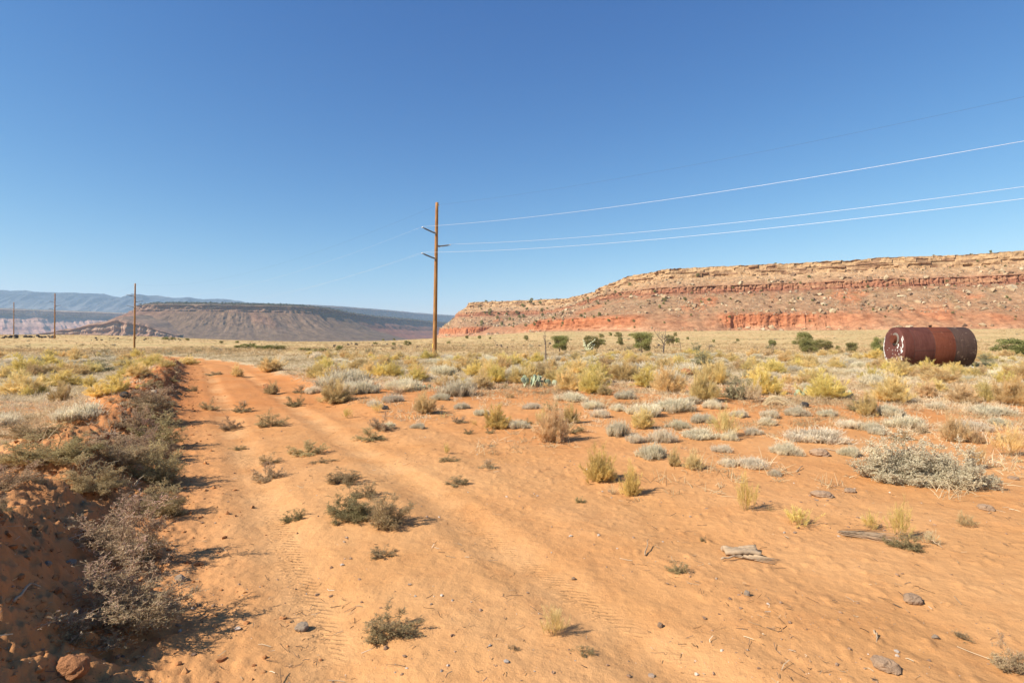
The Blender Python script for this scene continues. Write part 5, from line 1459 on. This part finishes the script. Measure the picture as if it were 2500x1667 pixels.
# ------------------------------------------------------------------ rocks, sticks
ROCKS = [(2098, 1383, 46, 20, 'brown', "flat brown stone half sunk in the smooth sand", 1), (2035, 1535, 66, 26, 'brown', "largest flat brown stone, near the lower edge of the photo", 2), (1885, 1140, 50, 15, 'brown', "flat brown slab in front of the big silver saltbush", 3), (1718, 1368, 18, 14, 'grey', "small grey stone with a black shadow on smooth sand", 4), (2150, 1466, 18, 10, 'grey', "small grey stone between the flat stone and the corner plant", 0),
         (693, 1447, 34, 18, 'grey', "pale grey stone in the berm-side wheel rut", 1), (412, 1337, 30, 13, 'grey', "grey stone at the edge of the berm weeds' shadow", 2), (165, 1562, 84, 44, 'red', "big orange earth clod at the bottom edge by the berm", 3), (1518, 1440, 16, 12, 'brown', "little brown stone near the second wheel rut", 4), (1318, 1332, 12, 8, 'brown', "tiny dark pebble-stone on the sand in the middle of the photo", 0),
         (1953, 1130, 30, 10, 'brown', "thin brown slab beside the big saltbush", 1), (2265, 1170, 36, 14, 'brown', "brown stone at the far end of the big saltbush", 2), (1880, 1046, 44, 18, 'brown', "brown stone lying behind the long scrub strip", 3), (1850, 935, 26, 14, 'basalt', "black basalt stone among grey scrub, near the sagebrush", 4), (1575, 862, 40, 18, 'red', "rust-brown lump of earth among the brush", 0), (1540, 852, 20, 7, 'basalt', "small black stone in the brush beside the rust-brown lump", 1),
         (110, 912, 18, 12, 'tan', "pale stone at the foot of the orange-brown dry bush", 2), (353, 906, 16, 8, 'tan', "pale stone on the track at the far berm foot", 3), (290, 915, 26, 14, 'basalt', "black stone on the berm top by the yellow mound", 4), (325, 868, 30, 8, 'tan', "flat pale slab on the far berm", 0), (160, 1300, 30, 14, 'grey', "grey stone on the shaded berm slope", 1), (108, 1310, 22, 10, 'grey', "second grey stone on the shaded berm slope, nearer its crest", 2), (232, 1050, 16, 12, 'brown', "small brown stone on the berm crest", 3), (300, 1020, 14, 10, 'brown', "brown stone near the pinkish weed on the berm crest", 0),
         (885, 940, 18, 10, 'basalt', "dark stone beside the straggly dry bush on the bank", 1), (612, 892, 22, 12, 'red', "red clod on the far bank of the track", 2), (1165, 965, 14, 7, 'brown', "small brown stone near the lone yellow bush", 3), (2330, 1100, 30, 8, 'brown', "flat brown stone at the edge of the photo below pale brush", 4), (1400, 1130, 10, 6, 'brown', "pebble-sized stone beside the round yellow rabbitbrush", 2)]
for x_, y_, w_, h_, m_, lab, sd in ROCKS: rock(x_, y_, w_, h_, m_, lab, sd, "stone", "stone", None, .25)
# black boulders along the edge of the plain
rb_ = np.random.default_rng(12)
def boulder_row(x0, x1, y0, y1, n, w0, w1, lab, grp):
    for i in range(n):
        px = x0 + (x1 - x0) * rb_.random(); py = y0 + (y1 - y0) * rb_.random(); w = w0 + (w1 - w0) * rb_.random() ** 2
        rock(px, py, w, w * .5, 'basalt', lab, i, "boulder", "boulder", grp, .2)
boulder_row(0, 130, 773, 777, 26, 3, 12, "black basalt boulder on the plain's edge beside the farthest poles", "black boulders by the farthest poles")
boulder_row(200, 470, 777, 782, 22, 3, 9, "black basalt boulder on the plain's edge before the grey mesa", "black boulders before the grey mesa")
boulder_row(760, 960, 790, 802, 26, 3, 9, "black basalt boulder on the plain near the tall pole", "black boulders near the tall pole")
boulder_row(1130, 1290, 790, 800, 20, 3, 8, "black basalt boulder on the low rise between tall pole and junipers", "black boulders on the low rise")
boulder_row(1395, 1480, 796, 806, 22, 3, 9, "black basalt boulder beside the big dense juniper", "black boulders by the big juniper")
boulder_row(1490, 1530, 792, 800, 10, 3, 8, "black basalt boulder beside the bare spreading dead tree", "black boulders by the bare dead tree")

WOODM = simple_mat("bleached_wood", (.37, .265, .165), .9, .25, 12, .1, 0, .004)
def stick(pts, rad, label, name="stick"):
    P = []
    for px, py, dz in pts:
        x, y, z = hit(px, py); P.append((x, y, z + dz))
    P = np.array(P); n = len(P); t = np.linspace(0, n - 1, 4 * n)
    Q = np.stack([np.interp(t, np.arange(n), P[:, k]) for k in range(3)], -1); Q[1:-1] += np.random.default_rng(len(label)).normal(size=(len(Q) - 2, 3)) * .004
    m = MB(); m.tube(Q, rad * np.linspace(1, .35, len(Q)), 6)
    o = m.build(name, WOODM); tag(o, label, "stick"); return o
# driftwood: a knotted block with trailing roots
x_, y_, z_ = hit(1702, 1272); s_ = y_ / FP; r_ = np.random.default_rng(8); m_ = MB()
for k in range(7):
    yy = (k - 3) * .028; n = 12; tx = np.linspace(-.17, .17, n)
    Q = np.stack([tx, yy + .012 * np.sin(tx * 14 + k) + r_.normal(size=n) * .003, .03 + .022 * np.cos(tx * 7 + k * .7) - .12 * yy * yy * 40 * .2 + r_.normal(size=n) * .003], -1)
    m_.tube(Q, .022 + .008 * r_.random(n), 7)
for k in range(5):
    a0 = np.array([.1 - .05 * k, -.08 - .01 * k, .02]); m_.tube(np.array([a0, a0 + [.10, -.05, .0], a0 + [.22 + .03 * k, -.06 - .02 * k, -.01]]), [.009, .006, .003], 5)
o_ = m_.build("driftwood", WOODM); o_.location = (x_, y_, z_); o_.scale = (84 * s_ / .36,) * 3; o_.rotation_euler = (0, 0, -.12)
tag(o_, "weathered block of driftwood lying on the smooth sand", "driftwood")
stick([(1658, 1292, .02), (1695, 1286, .03), (1745, 1291, .01)], .008, "curved pale root in front of the driftwood block")
stick([(1567, 1345, .01), (1586, 1300, .03)], .006, "short straight pale stick above the tiny brown weed") if False else stick([(1482, 1278, .01), (1490, 1254, .05)], .006, "short pale stick poking up from the sand beside the driftwood's far side")
stick([(2130, 1238, .02), (2142, 1252, .03), (2166, 1260, .01)], .006, "bent white stick beside the upright yellow rabbitbrush")
stick([(1880, 1032, .01), (1905, 1034, .02), (1925, 1040, .02)], .012, "bleached stick behind the long scrub strip")
stick([(1830, 1084, .01), (1845, 1075, .03)], .01, "short bleached stick near the scrub on the sand")
stick([(2265, 1168, .01), (2320, 1178, .0)], .006, "thin grey stick trailing from the big saltbush")
stick([(30, 1406, .03), (70, 1376, .05), (92, 1392, .04)], .008, "forked pale stick on the shaded berm slope")
stick([(228, 1270, .06), (250, 1246, .16)], .006, "pale straight stalk on the berm by the second pinkish weed")
stick([(2010, 1452, .0), (2018, 1468, .01), (2016, 1480, .0)], .006, "small dark forked twig on the near sand by the largest flat stone")
# the fallen fan of dry stalks
r_ = np.random.default_rng(17); x_, y_, z_ = hit(1985, 1232); s_ = y_ / FP; A_ = Acc(); n = 110
b_ = np.stack([-.5 + .2 * r_.random(n), r_.normal(size=n) * .05, .02 + .05 * r_.random(n)], -1); d_ = unit(np.stack([np.ones(n), -.12 + r_.normal(size=n) * .2, r_.normal(size=n) * .03], -1))
A_.strips(stemline(b_, d_, .6 + .5 * r_.random(n), np.stack([0 * d_[:, 0], -.06 * np.ones(n), -.03 * np.ones(n)], -1), 4, r_, .004), np.array([[.012, .011, .009, .005]]), r_.random((n, 1)) * np.ones((1, 4)), r_)
o_ = ob_from("dry_stalks", A_.mesh("dry_stalks", veg_mat("grey_stalks", [(0, (.38, .27, .16)), (1, (.58, .44, .28))])), (x_, y_, z_ + .01), (0, 0, -.1), (112 * s_,) * 3)
tag(o_, "fallen fan of dry grey-brown stalks beside the small yellow rabbitbrush", "dry stalks")
r_ = np.random.default_rng(18); x_, y_, z_ = hit(1785, 930); s_ = y_ / FP; A_ = Acc(); n = 120
a_ = np.linspace(0, 1, 7)
for i in range(n):
    c0 = np.array([-.5 + .12 * r_.random(), r_.normal() * .1, 0]); w_ = .5 + .5 * r_.random(); hh_ = .12 + .22 * r_.random()
    P_ = np.stack([c0[0] + w_ * a_, c0[1] + r_.normal() * .2 * a_, hh_ * np.sin(a_ * 3.0)], -1)[None]; A_.strips(P_, .010, np.full((1, 7), .4 + .6 * r_.random()), r_)
o_ = ob_from("dry_stalks", A_.mesh("dry_stalks", VM['straw']), (x_, y_, z_), (0, 0, -.2), (66 * s_,) * 3)
tag(o_, "arching heap of pale dead stalks in front of the pale yellow-green rabbitbrush", "dry stalks")

# ------------------------------------------------------------------ stuff nobody could count
def tufts(name, N, area, reject, size, blades, label, seed, mat, wid=.012, flat=.9, cat="grass"):
    r = np.random.default_rng(seed)
    y = area[0] * (area[1] / area[0]) ** (r.random(N) ** area[4]); t = area[2] + (area[3] - area[2]) * r.random(N); x = t * y
    k = reject(x, y, r); x = x[k]; y = y[k]; n = len(x)
    z = H(x, y)
    hgt = size[0] + (size[1] - size[0]) * r.random(n) ** 1.5
    hgt *= 1 + np.clip(y - 25, 0, 60) / 90
    m = np.repeat(np.arange(n), blades); M = len(m)
    d = dirs(M, 1.35, r, flat)
    b = np.stack([x[m] + r.normal(size=M) * hgt[m] * .45, y[m] + r.normal(size=M) * hgt[m] * .45, z[m] - .005], -1)
    P = stemline(b, d, hgt[m] * (.5 + .7 * r.random(M)), np.stack([d[:, 0], d[:, 1], -.5 + 0 * d[:, 0]], -1) * (hgt[m] * .3)[:, None], 3, r)
    w = wid * (1 + np.clip(y[m] - 10, 0, 80) / 22)
    V, F = strips(P, w[:, None] * np.array([[1, .8, .3]]), r)
    tone = r.random(n)[m] * .7 + .3 * r.random(M); patch = np.clip(.5 + .9 * gn(x * .22, y * .22, 3), 0, 1)[m]
    o = mk(name, V, F, mat, {"t": np.repeat(np.clip(tone * .5 + patch * .5, 0, 1), 6)})
    return tag(o, label, cat, None, "stuff")
def rej_r(x, y, r):
    o = road_xy(x, y); nz = gn(x * .55, y * .55, 4) + .6 * gn(x * .12, y * .12, 6)
    p = np.where(o > 0, sst(6, 26, y + .25 * x + 7 * nz), sst(3.2, 10, y + 4 * nz)) * (.55 + .6 * np.clip(nz + .3, 0, 1))
    return (r.random(len(x)) < p) & ((np.abs(o) > 2.0 + .5 * gn(x, y, 2)) | (y > 75)) & ~((o < -1.2) & (o > -3.1) & (r.random(len(x)) < .8))
GRASSM = veg_mat("dead_grass", [(0, (.26, .18, .095)), (.25, (.43, .32, .175)), (.5, (.58, .455, .27)), (.72, (.72, .60, .41)), (.9, (.46, .39, .18)), (1, (.36, .34, .14))], .3, 0, 0)
tufts("dry_grass", 42000, (4.5, 62, -.40, 1.02, .62), rej_r, (.06, .22), 13, "dead grass and litter covering the plain between the shrubs", 41, GRASSM, .007)
tufts("dry_grass", 24000, (4.0, 80, -1.1, -.42, .62), rej_r, (.06, .22), 13, "dead grass covering the ground behind the berm", 42, GRASSM, .007)
FARM = veg_mat("far_scrub", [(0, (.24, .175, .085)), (.3, (.36, .255, .125)), (.55, (.52, .36, .19)), (.8, (.62, .45, .27)), (1, (.33, .26, .12))], .3, 0, 0)
tufts("scrub", 34000, (58, 420, -1.1, 1.02, .8), lambda x, y, r: r.random(len(x)) < .35 + .6 * np.clip(gn(x * .05, y * .05, 2) + .35, 0, 1), (.14, .5), 10, "low far scrub and grass over the bare plain below the mesas", 43, FARM, .010, .8, "scrub")

# loose twigs, pebbles and clods on the sand
def litter():
    r = np.random.default_rng(51); N_ = 15000
    y = 2.3 * (26 / 2.3) ** r.random(N_); x = (-1.0 + 1.95 * r.random(N_)) * y
    dens = np.clip(.1 + 1.3 * gn(x * 1.1, y * 1.1, 7), .04, 1); k = r.random(N_) < dens; x = x[k]; y = y[k]; n = len(x); z = H(x, y)
    a = r.random(n) * 6.283; L = .012 + .09 * r.random(n) ** 4
    d = np.stack([np.cos(a), np.sin(a), r.normal(size=n) * .12], -1)
    P = stemline(np.stack([x, y, z + .006], -1), d, L, np.stack([r.normal(size=n) * .02, r.normal(size=n) * .02, .012 * r.random(n)], -1), 3, r, .003)
    V, F = strips(P, (.002 + .0025 * r.random(n))[:, None] * np.ones((1, 3)), r)
    o = mk("litter", V, F, veg_mat("twig_litter", [(0, (.10, .065, .04)), (.6, (.19, .13, .085)), (.8, (.42, .32, .2)), (1, (.6, .5, .36))], .1, 0, 0), {"t": np.repeat(r.random(n), 6)})
    tag(o, "dark twigs and straw bits strewn over the orange sand", "litter", None, "stuff")
litter()
def lumps(name, x, y, z, size, flat, mat, label, seed, cat):
    r = np.random.default_rng(seed); n = len(x)
    ico = np.array([(0, 0, 1), (.894, 0, .447), (.276, .851, .447), (-.724, .526, .447), (-.724, -.526, .447), (.276, -.851, .447), (.724, .526, -.447), (-.276, .851, -.447), (-.894, 0, -.447), (-.276, -.851, -.447), (.724, -.526, -.447), (0, 0, -1)])
    T = np.array([(0, 1, 2), (0, 2, 3), (0, 3, 4), (0, 4, 5), (0, 5, 1), (1, 6, 2), (2, 7, 3), (3, 8, 4), (4, 9, 5), (5, 10, 1), (6, 7, 2), (7, 8, 3), (8, 9, 4), (9, 10, 5), (10, 6, 1), (11, 7, 6), (11, 8, 7), (11, 9, 8), (11, 10, 9), (11, 6, 10)])
    a = r.random(n) * 6.283; st = np.stack([.7 + .6 * r.random(n), .6 + .5 * r.random(n), flat * (.6 + .7 * r.random(n))], -1)
    Q = ico[None] * (1 + .28 * r.normal(size=(n, 12, 1))) * st[:, None] * size[:, None, None] * .5
    c, s = np.cos(a)[:, None], np.sin(a)[:, None]
    V = np.stack([Q[..., 0] * c - Q[..., 1] * s + x[:, None], Q[..., 0] * s + Q[..., 1] * c + y[:, None], Q[..., 2] + z[:, None] + (size * flat * .12)[:, None]], -1)
    F = (T[None] + (np.arange(n) * 12)[:, None, None]).reshape(-1, 3)
    o = mk(name, V.reshape(-1, 3), F, mat, {"t": np.repeat(r.random(n), 12)})
    return tag(o, label, cat, None, "stuff")
def lump_mat(name, stops):
    g = N(name); col = g.ramp(g.attr("t"), stops); nn = g.noise(g.pos(), 20, 4, .6)
    return g.principled(g.mix(g.mr(nn, .35, .7), col, g.mix(1.0, col, (.7, .68, .66), 'MULTIPLY')), .95, None, 0, .1)
r_ = np.random.default_rng(61); N_ = 10000
yy = 2.2 * (20 / 2.2) ** r_.random(N_); xx = (-.95 + 1.9 * r_.random(N_)) * yy; k_ = r_.random(N_) < np.clip(.3 + 1.0 * gn(xx * .9, yy * .9, 9), .04, 1)
xx, yy = xx[k_], yy[k_]
lumps("pebbles", xx, yy, H(xx, yy), .005 + .028 * r_.random(len(xx)) ** 7, .7, lump_mat("pebble_stone", [(0, (.22, .14, .09)), (.5, (.36, .22, .13)), (.8, (.34, .28, .22)), (1, (.62, .52, .42))]), "small pebbles scattered over the sandy track", 62, "pebbles")
N_ = 5200; yy = 2.3 * (44 / 2.3) ** r_.random(N_); oo = -2.15 + .55 * r_.normal(size=N_); xx = 1.5 - .558 * yy + oo / CPH - .01 * np.maximum(0, yy - 30) ** 2
lumps("clods", xx, yy, H(xx, yy), (.010 + .055 * r_.random(N_) ** 4) * np.minimum(1, .55 + yy / 14), .8, lump_mat("earth_clod", [(0, (.33, .14, .055)), (.6, (.46, .215, .085)), (1, (.54, .29, .12))]), "crumbled red earth clods along the berm", 63, "clods")
# fallen blocks on the slope of the red mesa
tal_ = (((MK == 2) | (MK == 4) | (MH < 12)) & (MH > 6) & (sx_ > 1000) & (sx_ < 2420) & (MV[..., 1] > 100))
ii = np.argwhere(tal_); sel = ii[rm.integers(0, len(ii), 9500)]; P_ = MV[sel[:, 0], sel[:, 1]]
cl_ = gn(P_[:, 0] * .04, P_[:, 2] * .10 + P_[:, 1] * .02, 3) > -.12; P_ = P_[cl_]
lumps("rubble", P_[:, 0], P_[:, 1], P_[:, 2], .5 + 5.2 * rm.random(len(P_)) ** 4.2, .75, lump_mat("fallen_sandstone", [(0, (.20, .125, .075)), (.4, (.34, .235, .135)), (.8, (.46, .345, .205)), (1, (.54, .43, .28))]), "pale fallen sandstone blocks strewn down the slope of the red mesa", 64, "rubble")
# wooded rim of the grey mesa
wd_ = (np.broadcast_to(GH, GV.shape[:2]) > 176) & (np.broadcast_to(GH, GV.shape[:2]) < 213); ii = np.argwhere(wd_); sel = ii[rm.integers(0, len(ii), 3600)]; P_ = GV[sel[:, 0], sel[:, 1]] + rm.normal(size=(3600, 3)) * [12, 12, 0]
lumps("woodland", P_[:, 0], P_[:, 1], P_[:, 2] + .8, 4 + 6 * rm.random(3600), .8, lump_mat("dark_woodland", [(0, (.04, .05, .025)), (1, (.09, .10, .05))]), "dark juniper woodland on the rim of the grey mesa", 65, "woodland")

build_haze()
